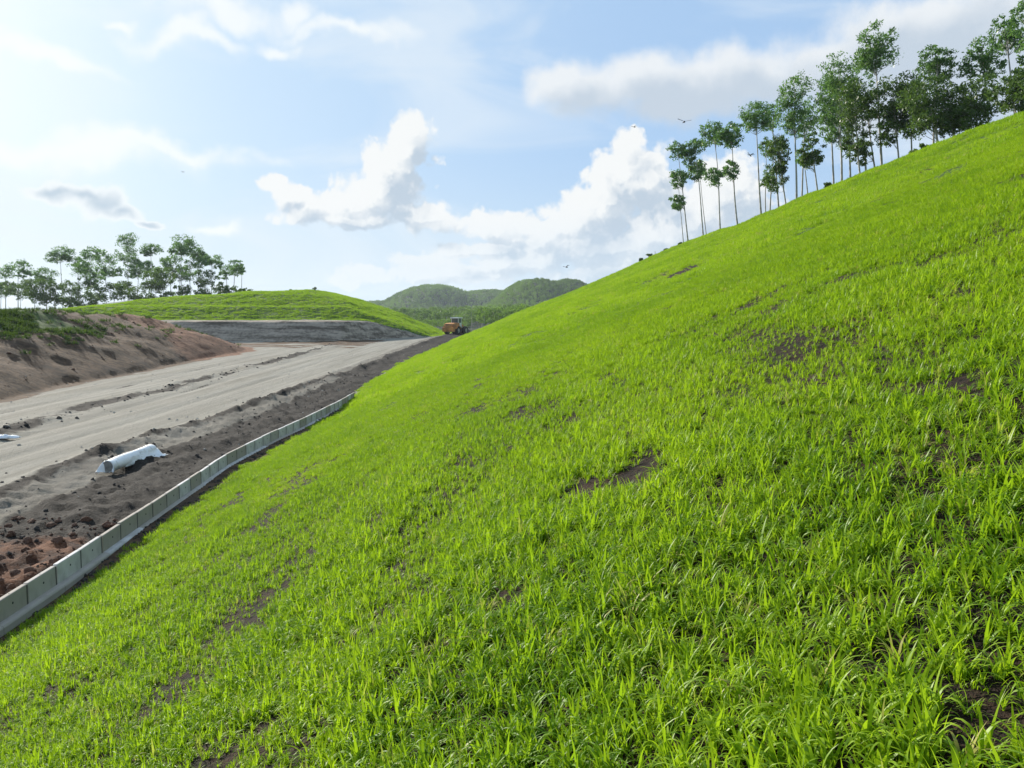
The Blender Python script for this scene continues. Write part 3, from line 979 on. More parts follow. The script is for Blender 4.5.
def far_wood():
    rng = np.random.default_rng(31)
    protos = []
    for i in range(6):     # plantation trees, height 1 m, scaled up
        nb = 3 + i % 2
        C = []; Rr = []
        for b in range(26):
            d = rng.normal(size=3); d /= np.linalg.norm(d)
            zc = rng.uniform(.42, .95)
            wd = .26 * math.sin(min(1, (zc - .36) / .62) * math.pi) ** .6 + .02
            C.append((d[0] * wd, d[1] * wd, zc)); Rr.append(.085)
        V, Q, sh = leaves(np.array(C), np.array(Rr), 14, .075, rng, .8)
        v, q = tube_arrays([(0, 0, -.05), (.01, 0, .4), (0, .01, .9)], [.016, .012, .004], 5)
        me = np_mesh('wood_tree%d' % i, np.concatenate([V, v]), np.concatenate([Q, q + len(V)]), WOODLEAF)
        me.materials.append(BARK)
        mi = np.zeros(len(me.polygons), np.int32); mi[len(Q):] = 1
        me.polygons.foreach_set('material_index', mi)
        protos.append(bpy.data.objects.new('wood_tree%d' % i, me))
    coll = proto_collection('wood_trees', protos)
    P, S = [], []

    def region(n, xr, yr, h, cond=None):
        x = rng.uniform(*xr, n); y = rng.uniform(*yr, n)
        a = np.degrees(np.arctan2(x, y))
        k = (a > -20) & (a < 20)
        if cond is not None:
            k &= cond(x, y)
        x, y = x[k], y[k]
        z = height(x, y, False)
        P.append(np.stack([x, y, z - .2], 1)); S.append(h * rng.uniform(.7, 1.2, len(x)))
    region(420, (-9, 34), (215, 300), 6.5, lambda x, y: x > -9 + (y - 225) * -.02)      # plantation right of the loader
    region(420, (-60, 6), (240, 380), 3.6, lambda x, y: (x / y < -.055) & (x / y > -.17))          # low trees left of it
    region(1500, (-70, 150), (330, 560), 7.0)
    region(5200, (-40, 160), (600, 800), 4.6)
    region(7500, (-280, 120), (830, 1090), 5.5)
    P = np.concatenate(P); S = np.concatenate(S); m = len(P)
    sc = np.stack([S * rng.uniform(.9, 1.4, m), S * rng.uniform(.9, 1.4, m), S], 1)
    ti = np.clip(.5 + 1.3 * fbm(P[:, 0] / 38, P[:, 1] / 60, 81, 3) + .2 * rng.normal(size=m), 0, 1)
    rot = np.stack([np.zeros(m), np.zeros(m), rng.uniform(0, 6.28, m)], 1)
    scatter('forest', P, rot, sc, rng.integers(0, 6, m), ti, coll)


far_wood()

# ------------------------------------------------------------------ clods and stones on the site
CLOD = simple('clod', (.038, .032, .027), .95, 0, .5, 6.0, .6)
CLOD_RED = simple('clod_red', (.11, .055, .033), .95, 0, .5, 6.0, .6)
STONE = simple('stone', (.36, .34, .30), .9, 0, .3, 6.0, .4)


def clods():
    rng = np.random.default_rng(41)
    protos = []
    for i in range(9):
        bm = bmesh.new()
        bmesh.ops.create_icosphere(bm, subdivisions=3, radius=1)
        o = rng.uniform(0, 50, 3)
        for v in bm.verts:
            p = np.array(v.co)
            q = fbm(np.array([p[0] * 1.3 + o[0] + p[2]]), np.array([p[1] * 1.3 + o[1] - p[2] * .7]), i, 3)[0]
            v.co = v.co * (1 + .5 * q); v.co.z *= .7
        me = bpy.data.meshes.new('clod%d' % i); bm.to_mesh(me); bm.free()
        me.materials.append([CLOD, CLOD_RED, STONE][i // 3])
        protos.append(bpy.data.objects.new('clod%d' % i, me))
    coll = proto_collection('clods', protos)
    P, S, I = [], [], []

    def reg(n, xf, yr, s, ids, pw=2.5):
        y = yr[0] + (yr[1] - yr[0]) * rng.uniform(0, 1, n) ** 1.4
        x = xf(y, rng.uniform(0, 1, n), rng.normal(0, 1, n))
        P.append(np.stack([x, y, height(x, y)], 1)); S.append(s[0] + (s[1] - s[0]) * rng.uniform(0, 1, n) ** pw)
        I.append(rng.integers(*ids, n))
    reg(900, lambda y, a, g: WALL(y) - .25 - 3.3 * a, (8, 60), (.010, .055), (0, 3), 3)
    reg(900, lambda y, a, g: WALL(y) - .25 - 3.6 * a, (8, 16.5), (.015, .10), (3, 6), 3)
    reg(450, lambda y, a, g: WALL(y) - np.interp(y, [10, 25, 80], [4.3, 4.9, 3.4]) + .5 * g, (8, 80), (.012, .065), (0, 3), 4)
    reg(350, lambda y, a, g: -20.6 - .055 * (y - 31) + .6 * g, (30, 120), (.02, .10), (0, 3), 4)
    reg(420, lambda y, a, g: medge(y) - .6 - 9 * a, (35, 100), (.03, .15), (3, 6), 6)
    reg(700, lambda y, a, g: -9.5 - 22 * a, (10, 110), (.01, .06), (6, 9))
    reg(500, lambda y, a, g: TOE(y) - .1 + .12 * g, (8, 44), (.015, .06), (0, 3))
    P = np.concatenate(P); S = np.concatenate(S); I = np.concatenate(I); m = len(P)
    rot = rng.uniform(0, 6.28, (m, 3)) * [.15, .15, 1]
    scatter('dirt', P, rot, S, I, np.zeros(m), coll)


clods()

# ------------------------------------------------------------------ concrete wall along the foot of the slope
def concrete():
    m, nt = mat('concrete'); t = NT(nt)
    co = t.n('ShaderNodeTexCoord').outputs['Object']
    oi = t.n('ShaderNodeObjectInfo').outputs['Random']
    a = t.noise(co, 2.4, 5, .6); b = t.noise(co, 30, 3, .6)
    c = t.mix(t.ramp(a, .35, .68), (.62, .60, .58), (.46, .44, .42))
    c = t.mix(t.ramp(oi, .15, .9, 0, .9), c, (.34, .30, .25))
    sep = t.n('ShaderNodeSeparateXYZ'); t.put(sep.inputs[0], co)
    stain = t.math('MULTIPLY', t.ramp(t.noise(t.vec('MULTIPLY', co, (3, 3, 1.5)), 1.0, 4), .56, .75), .4)
    c = t.mix(stain, c, (.20, .19, .17))
    t.out(t.bsdf(c, .9, t.bump(t.math('ADD', a, t.math('MULTIPLY', b, .3)), .25, .02), Specular_IOR_Level=.25))
    return m


CONC = concrete()
JOINT = simple('joint_mortar', (.085, .08, .07), .95)
HOLE = simple('hole_dark', (.02, .02, .02), .9)


def wall():
    rng = random.Random(3)
    t = thing('retaining_wall', 'low grey precast concrete panel wall along the foot of the grassy slope', 'wall', (-7.43, 11.2, 0))
    ox, oy = -7.43, 11.2
    y = 2.0
    step = .86
    k = 0
    while y < 41.0:
        y1 = y + step
        p0 = Vector((float(WALL(np.array(y))), y)); p1 = Vector((float(WALL(np.array(y1))), y1))
        d = p1 - p0; ang = math.atan2(-d.x, d.y)
        mid = (p0 + p1) / 2
        L = d.length - .03
        bm = bmesh.new()
        zt = .46 + rng.uniform(-.008, .008)
        add_box(bm, (0, 0, (zt - .12) / 2), (.075, L, zt + .12), .016)
        add_box(bm, (.030, L / 2 - .016, zt / 2 - .03), (.024, .030, zt + .03), 0, None, 2)
        add_cyl(bm, (.034, .02, zt - .15), .019, .012, 'X', 12, mi=1)
        add_cyl(bm, (0, 0, zt - .001), .012, .004, 'Z', 8, mi=1)
        o = bm_obj('panel', bm, [CONC, HOLE, JOINT], t)
        o.location = (mid.x - ox + rng.uniform(-.007, .007), mid.y - oy, 0)
        o.rotation_euler = (rng.uniform(-.006, .006), rng.uniform(-.012, .012), ang + rng.uniform(-.006, .006))
        if k % 2 == 0:
            y2 = min(y1 + step, 46.5)
            q1 = Vector((float(WALL(np.array(y2))), y2))
            dd = q1 - p0; a2 = math.atan2(-dd.x, dd.y); m2 = (p0 + q1) / 2
            bm = bmesh.new()
            hl = dd.length / 2 - .004
            pr = [(.040, -.15), (.165, -.15), (.165, .095), (.150, .120), (.110, .135), (.055, .138), (.040, .135)]
            aa = [bm.verts.new((x, -hl, z)) for x, z in pr]; bb = [bm.verts.new((x, hl, z)) for x, z in pr]
            n = len(pr)
            fs = [bm.faces.new(aa), bm.faces.new(list(reversed(bb)))]
            for i in range(n):
                fs.append(bm.faces.new((aa[i], bb[i], bb[(i + 1) % n], aa[(i + 1) % n])))
            bmesh.ops.recalc_face_normals(bm, faces=fs)
            f = bm_obj('footing', bm, CONC, t)
            f.location = (m2.x - ox, m2.y - oy, rng.uniform(-.006, .006))
            f.rotation_euler = (0, 0, a2)
        k += 1
        y = y1


wall()

# ------------------------------------------------------------------ the white wrapped roll and the plastic sheet
def white_sheet(name, col=(.80, .82, .84)):
    m, nt = mat(name); t = NT(nt)
    co = t.n('ShaderNodeTexCoord').outputs['Object']
    a = t.noise(co, 5, 4, .6); b = t.noise(t.vec('MULTIPLY', co, (3, 14, 3)), 2.0, 3, .5)
    c = t.mix(t.ramp(a, .56, .70, 0, .6), col, (.42, .40, .37))
    s = t.bsdf(c, .45, t.bump(t.math('ADD', a, b), .5, .05))
    t.out(s)
    return m


SHEET = white_sheet('white_wrap')
CORE = simple('core_grey', (.22, .21, .19), .9, 0, .4, 8, .3)


def roll():
    x, y0, y1 = -11.57, 21.7, 24.5
    zb = float(height(np.array([x]), np.array([24.2]))[0])
    t = thing('fabric_roll', 'long white plastic-wrapped fabric roll lying on the mud beside the road', 'roll', (x, y0, zb), math.atan2(.08, 3.05))
    rng = np.random.default_rng(2)
    L = y1 - y0; rad = .185
    nl, ns = 46, 36
    V, Q = [], []
    for i in range(nl + 1):
        f = i / nl
        for k in range(ns):
            a = 2 * math.pi * k / ns
            r = rad * (1 + .05 * fbm(np.array([f * 9.]), np.array([a * 1.1]), 3, 3)[0] + .03 * math.sin(a * 3 + f * 6))
            if f > .72:
                r *= 1 + .28 * (f - .72) * (1 + fbm(np.array([f * 14.]), np.array([a * 1.5]), 4, 3)[0])
            V.append((r * math.cos(a), f * L, max(.0, rad * .93 + r * math.sin(a)) + .03))
    for i in range(nl):
        for k in range(ns):
            k2 = (k + 1) % ns
            Q.append((i * ns + k, i * ns + k2, (i + 1) * ns + k2, (i + 1) * ns + k))
    Q.append(tuple(range(nl * ns, nl * ns + ns)))
    mesh_obj('roll_body', V, Q, SHEET, t)
    # core seen at the open end
    bm = bmesh.new()
    add_cyl(bm, (0, .012, rad * .93 + .03), rad * .86, .05, 'Y', 32)
    add_cyl(bm, (0, -.016, rad * .93 + .03), rad * .30, .01, 'Y', 20)
    bm_obj('core', bm, CORE, t)
    # loose wrap: a crumpled skirt lying on the ground on the wall side, widest at the far end, and a torn collar at the near end
    nu, nv = 40, 14
    V, Q = [], []
    for i in range(nu + 1):
        f = .28 + .74 * i / nu
        wdt = .02 + .30 * max(0, f - .3) ** .9 + .14 * fbm(np.array([f * 12.]), np.array([1.]), 8, 3)[0]
        for j in range(nv + 1):
            g = j / nv
            xx = .17 + wdt * g
            z0 = .22 * (1 - g) ** 2 + .03 + .10 * abs(fbm(np.array([f * 10.]), np.array([g * 4.]), 9, 3)[0]) * (1 - .3 * g)
            V.append((xx, f * L + .05 * math.sin(g * 6 + f * 20), z0))
    w = nv + 1
    for i in range(nu):
        for j in range(nv):
            Q.append((i * w + j, i * w + j + 1, (i + 1) * w + j + 1, (i + 1) * w + j))
    o = mesh_obj('loose_wrap', V, Q, SHEET, t)
    o.modifiers.new('thick', 'SOLIDIFY').thickness = .006
    V, Q = [], []
    nu, nv = 40, 8
    for i in range(nu):
        a = 2 * math.pi * i / nu
        left = max(0, -math.cos(a) - .25) * .60 + .05 + .6 * .25 * fbm(np.array([a * 2]), np.array([.3]), 13, 3)[0]
        for j in range(nv + 1):
            g = j / nv
            r = rad * (1.0 + .9 * left * g)
            z = rad * .93 + r * math.sin(a) * (1 - .25 * g) + .03 - .28 * g * g * max(0, math.sin(a) + .5)
            V.append((r * math.cos(a), .02 - .42 * g * left, max(.03 + .05 * abs(math.sin(a * 5)), z)))
    w = nv + 1
    for i in range(nu):
        i2 = (i + 1) % nu
        for j in range(nv):
            Q.append((i * w + j, i2 * w + j, i2 * w + j + 1, i * w + j + 1))
    o = mesh_obj('torn_collar', V, Q, SHEET, t)
    o.modifiers.new('thick', 'SOLIDIFY').thickness = .006


roll()


def sheet():
    c = ground_hit(2, 439)
    V, Q = [], []
    n, m = 34, 18
    rng = np.random.default_rng(6)
    for i in range(n + 1):
        for j in range(m + 1):
            a, b = i / n - .5, j / m - .5
            xx = a * 1.15 + .08 * fbm(np.array([a * 3.]), np.array([b * 3. + 9]), 2, 3)[0]
            yy = b * .42 * (1 - .5 * abs(a)) + .15 * a
            hh = .11 * max(0, 1 - (2 * b) ** 2) ** .7 * max(0, 1 - (2 * a) ** 4) * (1 + .5 * fbm(np.array([a * 7.]), np.array([b * 6.]), 3, 3)[0]) \
                + .05 * abs(fbm(np.array([a * 12.]), np.array([b * 9.]), 4, 3)[0]) + .02
            V.append((xx, yy, hh))
    w = m + 1
    for i in range(n):
        for j in range(m):
            Q.append((i * w + j, i * w + j + 1, (i + 1) * w + j + 1, (i + 1) * w + j))
    o = mesh_obj('plastic_sheet', V, Q, SHEET)
    o.location = tuple(c); o.rotation_euler = (0, 0, .15)
    o.modifiers.new('thick', 'SOLIDIFY').thickness = .008
    tag(o, 'small crumpled white plastic sheet on the pale road at the left edge', 'sheet')


sheet()

# ------------------------------------------------------------------ wheel loader
def loader():
    OR = simple('loader_orange', (.50, .21, .05), .6, 0, .5, 1.6, .1)
    DK = simple('loader_dark', (.035, .033, .032), .6, 0, .3, 3)
    GR = simple('loader_grey', (.22, .20, .18), .7, 0, .4, 2.5, .2)
    WH = simple('loader_white', (.70, .70, .68), .5, 0, .2, 2)
    TY = simple('tyre', (.03, .028, .026), .9, 0, .4, 4, .4)
    GL, nt = mat('cab_glass'); t_ = NT(nt); t_.out(t_.bsdf((.10, .12, .13), .08, None, Specular_IOR_Level=.8))
    Y = 150.0
    X = (456.5 - 512) / F * Y
    z = float(height(np.array([X]), np.array([Y]))[0]) + .02
    # local frame: +y is forwards, x across; it drives away, turned a little to the right
    t = thing('wheel_loader', 'orange wheel loader with pale cab standing at the far end of the road', 'loader', (X, Y, z), R(-24))
    # rear body / engine hood
    bm = bmesh.new()
    prism(bm, [(-3.25, .85), (-3.25, 1.75), (-3.0, 2.12), (-2.2, 2.25), (-.55, 2.3), (-.55, .75), (-2.6, .7)], -1.02, 1.02, .05)
    body = bm_obj('engine_hood', bm, OR, t)
    bm = bmesh.new()
    prism(bm, [(-3.5, .62), (-3.5, 1.35), (-3.2, 1.5), (-2.75, 1.45), (-2.75, .55)], -1.22, 1.22, .06)
    bm_obj('counterweight', bm, OR, t)
    bm = bmesh.new()
    for k in range(6):
        add_box(bm, (0, -3.20 + .022 * k, 1.52 + .085 * k), (1.25, .09, .05), .0)
    add_box(bm, (0, -3.13, 1.72), (1.35, .12, .5), .02)
    bm_obj('grille', bm, DK, body)
    for s in (-1, 1):
        bm = bmesh.new()
        add_box(bm, (s * .98, -3.24, 1.66), (.18, .12, .12), .02)
        bm_obj('tail_light', bm, simple('lamp_red', (.45, .03, .02), .3) if s < 0 else bpy.data.materials['lamp_red'], body)
    bm = bmesh.new()
    add_cyl(bm, (.45, -1.7, 2.62), .07, .8, 'Z', 12)
    bm_obj('exhaust_pipe', bm, DK, t)
    # rear frame, front frame
    bm = bmesh.new()
    add_box(bm, (0, -1.3, .78), (.9, 2.9, .42), .04)
    add_box(bm, (0, 1.2, .85), (.8, 2.1, .5), .04)
    prism(bm, [(.5, .9), (.6, 1.95), (1.1, 2.0), (1.9, 1.1), (1.9, .9)], -.38, .38, .03)
    bm_obj('frame', bm, DK, t)
    # cab
    cab = thing('cab', '', '', (0, 0, 0)); del cab['label']; del cab['category']; cab.parent = t
    bm = bmesh.new()
    prism(bm, [(-.62, 1.35), (-.62, 2.28), (.75, 2.28), (.80, 1.35)], -.78, .78, .03)
    for (px_, py_) in ((-.74, -.58), (.74, -.58), (-.74, .68), (.74, .68)):
        add_box(bm, (px_, py_, 2.72), (.09, .09, .95), .01)
    bm_obj('cab_shell', bm, WH, cab)
    bm = bmesh.new()
    add_box(bm, (0, .05, 2.71), (1.40, 1.22, .86), .02)
    bm_obj('cab_window', bm, GL, cab)
    bm = bmesh.new()
    prism(bm, [(-.85, 3.17), (-.8, 3.32), (.85, 3.34), (1.0, 3.22), (1.0, 3.15), (-.85, 3.15)], -.92, .92, .03)
    bm_obj('cab_roof', bm, WH, cab)
    # mudguards
    for s in (-1, 1):
        bm = bmesh.new()
        pts = []
        for k in range(9):
            a = R(20 + 140 * k / 8); pts.append((-1.65 + .98 * math.cos(a), .82 + .94 * math.sin(a)))
        for k in range(8, -1, -1):
            a = R(20 + 140 * k / 8); pts.append((-1.65 + .92 * math.cos(a), .82 + .88 * math.sin(a)))
        prism(bm, pts, s * 1.03 if s > 0 else -1.5, 1.5 if s > 0 else -1.03)
        bm_obj('mudguard', bm, OR, t)
    # wheels
    for (wx, wy) in ((-1.15, -1.65), (1.15, -1.65), (-1.15, 1.45), (1.15, 1.45)):
        w = bpy.data.objects.new('wheel', None); COL.objects.link(w); w.parent = t; w.location = (wx, wy, .80)
        bm = bmesh.new()
        prof = [(-.30, .46), (-.32, .62), (-.27, .76), (-.18, .80), (.18, .80), (.27, .76), (.32, .62), (.30, .46)]
        seg = 36; rings = []
        for k in range(seg):
            a = 2 * math.pi * k / seg
            g = 1.0 if k % 2 else .965
            rings.append([bm.verts.new((x_, r_ * (g if r_ > .7 else 1) * math.cos(a), r_ * (g if r_ > .7 else 1) * math.sin(a))) for x_, r_ in prof])
        for k in range(seg):
            A, B = rings[k], rings[(k + 1) % seg]
            for j in range(len(prof)):
                j2 = (j + 1) % len(prof)
                bm.faces.new((A[j], A[j2], B[j2], B[j]))
        bmesh.ops.recalc_face_normals(bm, faces=bm.faces)
        bm_obj('tyre', bm, TY, w)
        bm = bmesh.new()
        add_cyl(bm, (0, 0, 0), .47, .46, 'X', 28)
        add_cyl(bm, (.0, 0, 0), .2, .60, 'X', 20)
        bm_obj('rim', bm, simple('rim_grey', (.45, .42, .36), .6, 0, .4, 4) if 'rim_grey' not in bpy.data.materials else bpy.data.materials['rim_grey'], w)
    # lift arms
    for s in (-1, 1):
        bm = bmesh.new()
        prism(bm, [(.75, 1.75), (.75, 2.0), (1.6, 1.95), (2.9, .72), (2.85, .45), (2.6, .5), (1.5, 1.6)], s * .52 - .07, s * .52 + .07, .02)
        bm_obj('lift_arm', bm, OR, t)
    # bucket lying on the ground in front
    bm = bmesh.new()
    prism(bm, [(2.75, .95), (2.7, .45), (2.85, .12), (4.05, .06), (4.05, .10), (2.95, .22), (2.84, .48), (2.88, .93)], -1.38, 1.38, 0)
    for s in (-1, 1):
        prism(bm, [(2.75, .95), (2.7, .45), (2.85, .12), (3.9, .08), (3.3, .75)], s * 1.40 - .02, s * 1.40 + .02)
    bm_obj('bucket', bm, GR, t)
    # mirrors and ladder
    for s in (-1, 1):
        bm = bmesh.new()
        add_box(bm, (s * 1.02, .85, 2.75), (.20, .05, .40), .01)
        add_box(bm, (s * .88, .82, 2.92), (.30, .03, .03), 0)
        bm_obj('mirror', bm, DK, t)
    bm = bmesh.new()
    for k in range(4):
        add_box(bm, (-.98, .25, .55 + .28 * k), (.28, .42, .04), 0)
    bm_obj('step', bm, DK, t)


loader()

# ------------------------------------------------------------------ dragonflies in the air over the slope
def dragonflies():
    BD = simple('dragonfly_body', (.05, .035, .022), .5, 0, .3, 60)
    WG, nt = mat('dragonfly_wing'); t_ = NT(nt)
    tr = t_.n('ShaderNodeBsdfTransparent'); df = t_.bsdf((.12, .10, .08), .3)
    mx = t_.n('ShaderNodeMixShader'); mx.inputs[0].default_value = .55
    t_.L.new(tr.outputs[0], mx.inputs[1]); t_.L.new(df, mx.inputs[2]); t_.out(mx.outputs[0])
    spec = [(684, 122, 4.6, (.2, -.35, 1.15), 'brown dragonfly in the air against the grey cloud near the ridge trees'),
            (750, 155, 7.0, (.1, .5, .7), 'small dragonfly flying in front of the tree trunks on the ridge'),
            (566, 267, 7.5, (.3, .2, -.8), 'small dragonfly in the air above the distant hills'),
            (634, 127, 10.5, (.1, .1, .4), 'small dragonfly in front of the white cloud above the slope'),
            (183, 172, 17., (.1, .3, 2.2), 'tiny dragonfly far off in the clear sky above the left trees')]
    for (px, py, Y, rot, lab) in spec:
        t = thing('dragonfly', lab, 'dragonfly', at(px, py, Y), 0, 'dragonflies over the slope')
        t.rotation_euler = rot
        bm = bmesh.new()
        prof = [(.021, .0015), (.020, .0040), (.015, .0048), (.0135, .0022), (.012, .0035), (.006, .0052), (-.002, .0045), (-.004, .0022), (-.02, .0018), (-.034, .0022), (-.040, .0016), (-.042, .0004)]
        ring = []
        for (x, r_) in prof:
            ring.append([bm.verts.new((x, r_ * math.cos(2 * math.pi * k / 10), r_ * math.sin(2 * math.pi * k / 10) * 1.05)) for k in range(10)])
        for i in range(len(prof) - 1):
            for k in range(10):
                bm.faces.new((ring[i][k], ring[i][(k + 1) % 10], ring[i + 1][(k + 1) % 10], ring[i + 1][k]))
        bm.faces.new(ring[0]); bm.faces.new(list(reversed(ring[-1])))
        bmesh.ops.recalc_face_normals(bm, faces=bm.faces)
        bm_obj('body', bm, BD, t, True)
        for s in (-1, 1):
            for (x0, sweep, L, wd) in ((.008, .006, .038, .0085), (.002, -.006, .036, .011)):
                bm = bmesh.new()
                n = 8; up, lo = [], []
                for k in range(n + 1):
                    f = k / n
                    ww = wd * (math.sin(math.pi * min(1, .12 + .86 * f)) ** .6)
                    xc = x0 + sweep * f
                    up.append(bm.verts.new((xc + ww * .45, s * (.003 + L * f), .004 + .010 * f)))
                    lo.append(bm.verts.new((xc - ww * .55, s * (.003 + L * f), .004 + .009 * f)))
                for k in range(n):
                    bm.faces.new((up[k], up[k + 1], lo[k + 1], lo[k]))
                o = bm_obj('wing', bm, WG, t)
                o.modifiers.new('thick', 'SOLIDIFY').thickness = .0003


dragonflies()


def stake():
    px = 653.5
    Y = crest_dist(px) + .8
    X = (px - 512) / F * Y
    z = float(height(np.array([X]), np.array([Y]))[0])
    zt = at(px, 251, Y)[2]
    v, q = tube_arrays([(0, 0, -.2), (.02, 0, (zt - z) * .5), (0, 0, zt - z)], [.035, .03, .025], 8)
    o = link('stake', np_mesh('stake', v, q, BARK_DARK)); o.location = (X, Y, z)
    tag(o, 'thin upright wooden stake alone on the slope rim left of the trees', 'stake')


stake()

# ------------------------------------------------------------------ light and sky
SUN_AZ, SUN_EL = R(-45), R(23)
sd = Vector((math.sin(SUN_AZ) * math.cos(SUN_EL), math.cos(SUN_AZ) * math.cos(SUN_EL), math.sin(SUN_EL)))
sl = bpy.data.lights.new('sun', 'SUN'); sl.energy = 5.0; sl.angle = R(.53); sl.color = (1, .93, .82)
so = bpy.data.objects.new('sun', sl); COL.objects.link(so)
so.rotation_euler = sd.to_track_quat('Z', 'Y').to_euler()

CU = []     # crisp cumulus masses (px, py, rx, ry)
CU += [(412, 135, 22, 19), (404, 152, 32, 17), (388, 172, 31, 26), (380, 194, 42, 23), (352, 203, 40, 17), (318, 208, 36, 13), (292, 196, 20, 12),
       (269, 181, 11, 9), (345, 218, 62, 10), (425, 219, 34, 13), (400, 206, 24, 14)]
CU += [(632, 148, 22, 16), (652, 158, 20, 16), (616, 176, 30, 24), (645, 190, 45, 36), (600, 205, 40, 24), (575, 222, 44, 22), (540, 235, 40, 18), (494, 224, 34, 17),
       (478, 250, 48, 10), (425, 263, 40, 9), (366, 272, 26, 9), (660, 236, 70, 32), (590, 250, 85, 26), (700, 215, 40, 30), (520, 264, 60, 12),
       (730, 190, 40, 30), (345, 282, 16, 7), (440, 275, 90, 10), (640, 275, 90, 12)]
ST = [(556, 82, 34, 18), (590, 92, 50, 22), (640, 80, 55, 24), (700, 88, 60, 28), (755, 80, 60, 32), (820, 70, 70, 32), (890, 45, 60, 34), (950, 25, 62, 26), (1010, 40, 80, 60),
      (900, 95, 90, 30), (1080, 60, 100, 70), (690, 105, 60, 18)]
DK_ = [(100, 204, 22, 13), (82, 196, 26, 8), (120, 214, 18, 7), (150, 225, 14, 4), (60, 192, 20, 6)]
VE = [(350, 40, 70, 10), (60, 60, 60, 10), (170, 38, 46, 12), (205, 44, 52, 10), (235, 14, 70, 14), (285, 50, 18, 8), (115, 16, 12, 6), (305, 15, 16, 14), (60, 150, 120, 18), (160, 152, 100, 8), (220, 228, 18, 6)]

SC.world = bpy.data.worlds.new('World')
W = SC.world; W.use_nodes = True
for n in list(W.node_tree.nodes):
    W.node_tree.nodes.remove(n)


def azel(px, py):
    d = ray(px, py); d = d / np.linalg.norm(d)
    return 10 * math.atan2(d[0], d[1]), 10 * math.asin(d[2])


def cloud_group(name, blobs, warp, wscale, amp, ascale, billow):
    g = bpy.data.node_groups.new(name, 'ShaderNodeTree')
    g.interface.new_socket('P', in_out='INPUT', socket_type='NodeSocketVector')
    g.interface.new_socket('D', in_out='OUTPUT', socket_type='NodeSocketFloat')
    t = NT(g)
    gi = t.n('NodeGroupInput'); go = t.n('NodeGroupOutput')
    P = gi.outputs[0]
    nz = t.n('ShaderNodeTexNoise', noise_dimensions='2D'); nz.inputs['Scale'].default_value = wscale; nz.inputs['Detail'].default_value = 4
    t.put(nz.inputs['Vector'], P)
    q = t.vec('MULTIPLY_ADD', t.vec('SUBTRACT', nz.outputs['Color'], (.5, .5, .5)), (warp, warp, 0), P)
    acc = None
    for (px, py, rx, ry) in blobs:
        c = azel(px, py); ix, iy = F / (10 * rx), F / (10 * ry)
        l = t.vec('LENGTH', t.vec('MULTIPLY_ADD', q, (ix, iy, 0), (-c[0] * ix, -c[1] * iy, 0)))
        acc = l if acc is None else t.math('SMOOTH_MIN', acc, l, .35)
    D = t.math('SUBTRACT', 1.0, acc)
    f = t.noise(P, ascale, 6, .58, dim='2D')
    D = t.math('ADD', D, t.math('MULTIPLY', t.math('SUBTRACT', f, .5), amp))
    if billow:
        for sc_, am in ((ascale * .9, billow), (ascale * 2.1, billow * .5), (ascale * 4.5, billow * .25)):
            v = t.n('ShaderNodeTexVoronoi', feature='F1', voronoi_dimensions='2D'); v.inputs['Scale'].default_value = sc_
            t.put(v.inputs['Vector'], q)
            D = t.math('ADD', D, t.math('MULTIPLY', t.math('SUBTRACT', .42, v.outputs['Distance']), am))
    t.L.new(D, go.inputs[0])
    return g


EXPO = 0.80
SKY_STRENGTH = .10


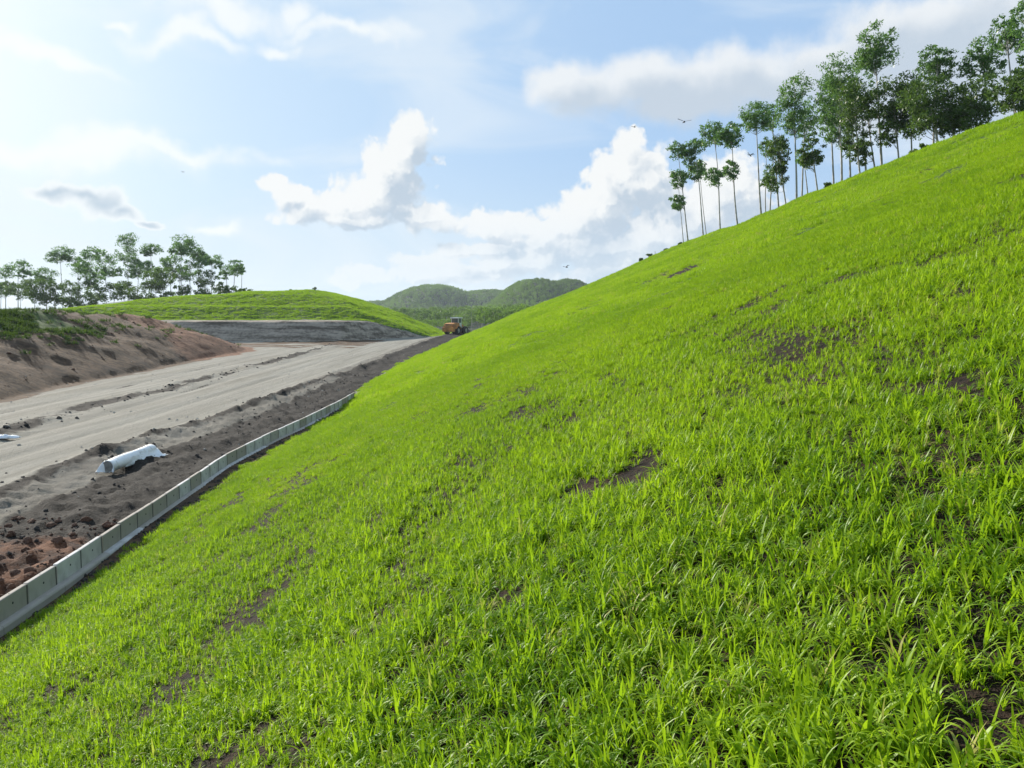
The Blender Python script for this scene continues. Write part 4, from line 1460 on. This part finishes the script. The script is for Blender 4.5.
def build_world():
    t = NT(W.node_tree)
    sky = t.n('ShaderNodeTexSky', sky_type='NISHITA'); sky.sun_disc = False
    sky.sun_elevation = SUN_EL; sky.sun_rotation = SUN_AZ
    sky.air_density = 1.0; sky.dust_density = 1.6; sky.ozone_density = 1.5; sky.altitude = 100
    gen = t.n('ShaderNodeTexCoord').outputs['Generated']
    d = t.vec('NORMALIZE', gen)
    sep = t.n('ShaderNodeSeparateXYZ'); t.put(sep.inputs[0], d)
    az = t.math('MULTIPLY', t.math('ARCTAN2', sep.outputs[0], sep.outputs[1]), 10)
    el = t.math('MULTIPLY', t.math('ARCSINE', sep.outputs[2]), 10)
    cb = t.n('ShaderNodeCombineXYZ'); t.put(cb.inputs[0], az); t.put(cb.inputs[1], el)
    P = cb.outputs[0]
    K = 1 / (SKY_STRENGTH * 2 ** EXPO)     # picture white in sky units

    def c3(r, g, b):
        return (r * K, g * K, b * K)
    sunp = (SUN_AZ * 10, SUN_EL * 10, 0)
    sdist = t.vec('LENGTH', t.vec('SUBTRACT', P, sunp))
    base = sky.outputs[0]
    base = t.mix(.86, base, c3(.40, .60, .88))
    # thin bright veil of high cloud, thicker towards the sun and the horizon
    glow = t.ramp(sdist, 4.9, 1.0, 0, .85)
    wide = t.ramp(sdist, 10.5, 2.5, 0, 1)
    vn = t.noise(t.vec('MULTIPLY', P, (.30, .9, 1)), 1.0, 5, .55, 2.0, .6, dim='2D')
    base = t.mix(t.math('MULTIPLY', wide, .34), base, c3(.80, .97, 1.0))
    base = t.mix(t.math('MULTIPLY', glow, t.ramp(vn, .25, .65, .55, 1.0)), base, c3(.98, 1.04, 1.02))
    hor = t.ramp(el, 2.2, .2, 0, .55)
    base = t.mix(hor, base, c3(.70, .84, .92))
    vd = t.ramp(vn, .42, .72, 0, .55)
    base = t.mix(vd, base, c3(.84, .91, .96))

    def group(g, p):
        n = t.n('ShaderNodeGroup'); n.node_tree = g; t.put(n.inputs[0], p)
        return n.outputs[0]
    # soft wisps
    gv = cloud_group('wisp', VE, .9, .9, 1.1, 1.6, 0)
    base = t.mix(t.ramp(group(gv, P), -.25, .9, 0, .75), base, c3(1.0, 1.02, 1.0))
    # broad soft grey cloud on the right
    gs = cloud_group('bank_cloud', ST, .45, 1.2, 1.1, 1.5, .22)
    D0 = group(gs, P); D1 = group(gs, t.vec('ADD', P, (-.22, .30, 0)))
    a = t.ramp(D0, -.30, .50, 0, .92)
    sh = t.ramp(t.math('ADD', t.math('MULTIPLY', D1, .8), t.math('MULTIPLY', D0, .25)), -.25, .60)
    base = t.mix(a, base, t.mix(sh, c3(.88, .91, .93), c3(.58, .66, .75)))
    # crisp cumulus
    gc = cloud_group('cumulus', CU, .28, 2.0, .95, 3.2, .55)
    D0 = group(gc, P); D1 = group(gc, t.vec('ADD', P, (-.10, .09, 0))); D2 = group(gc, t.vec('ADD', P, (-.20, .30, 0)))
    low = t.ramp(el, 1.5, .35, 1, .55)
    a = t.math('MULTIPLY', t.ramp(D0, -.18, .22, 0, 1), low)
    rim = t.ramp(t.math('SUBTRACT', D1, D0), -.18, .22, 0, 1)
    sh = t.ramp(t.math('ADD', t.math('MULTIPLY', D2, .75), t.math('MULTIPLY', rim, .35)), .03, .98)
    base = t.mix(a, base, t.mix(sh, c3(.93, .95, .95), c3(.52, .62, .73)))
    # small dark puffs at the left
    gd = cloud_group('puff', DK_, .35, 1.8, .8, 2.4, .35)
    D0 = group(gd, P)
    base = t.mix(t.ramp(D0, -.35, .10, 0, .8), base, c3(.95, .98, .98))
    base = t.mix(t.ramp(D0, -.10, .9, 0, .8), base, c3(.46, .58, .70))
    bg = t.n('ShaderNodeBackground'); bg.inputs['Strength'].default_value = SKY_STRENGTH
    t.put(bg.inputs['Color'], base)
    o = t.n('ShaderNodeOutputWorld'); t.L.new(bg.outputs[0], o.inputs['Surface'])
    W.cycles.sampling_method = 'MANUAL'; W.cycles.sample_map_resolution = 512


build_world()


def haze():
    m, nt = mat('haze_air'); t = NT(nt)
    v = t.n('ShaderNodeVolumePrincipled')
    v.inputs['Color'].default_value = (.78, .88, 1, 1); v.inputs['Density'].default_value = HAZE
    v.inputs['Anisotropy'].default_value = .2
    t.out(None, v.outputs[0])
    bm = bmesh.new()
    add_box(bm, (0, 0, 38), (5200, 5200, 86))
    o = bm_obj('haze', bm, m)
    o['kind'] = 'stuff'


HAZE = .00015
if HAZE:
    haze()

SC.view_settings.view_transform = 'Standard'
SC.view_settings.look = 'None'
SC.view_settings.gamma = 1
SC.view_settings.exposure = EXPO
SC.view_settings.use_curve_mapping = False
SC.cycles.max_bounces = 8
SC.cycles.diffuse_bounces = 3
SC.cycles.transmission_bounces = 6
SC.cycles.transparent_max_bounces = 8
SC.cycles.volume_bounces = 0
SC.cycles.use_denoising = True
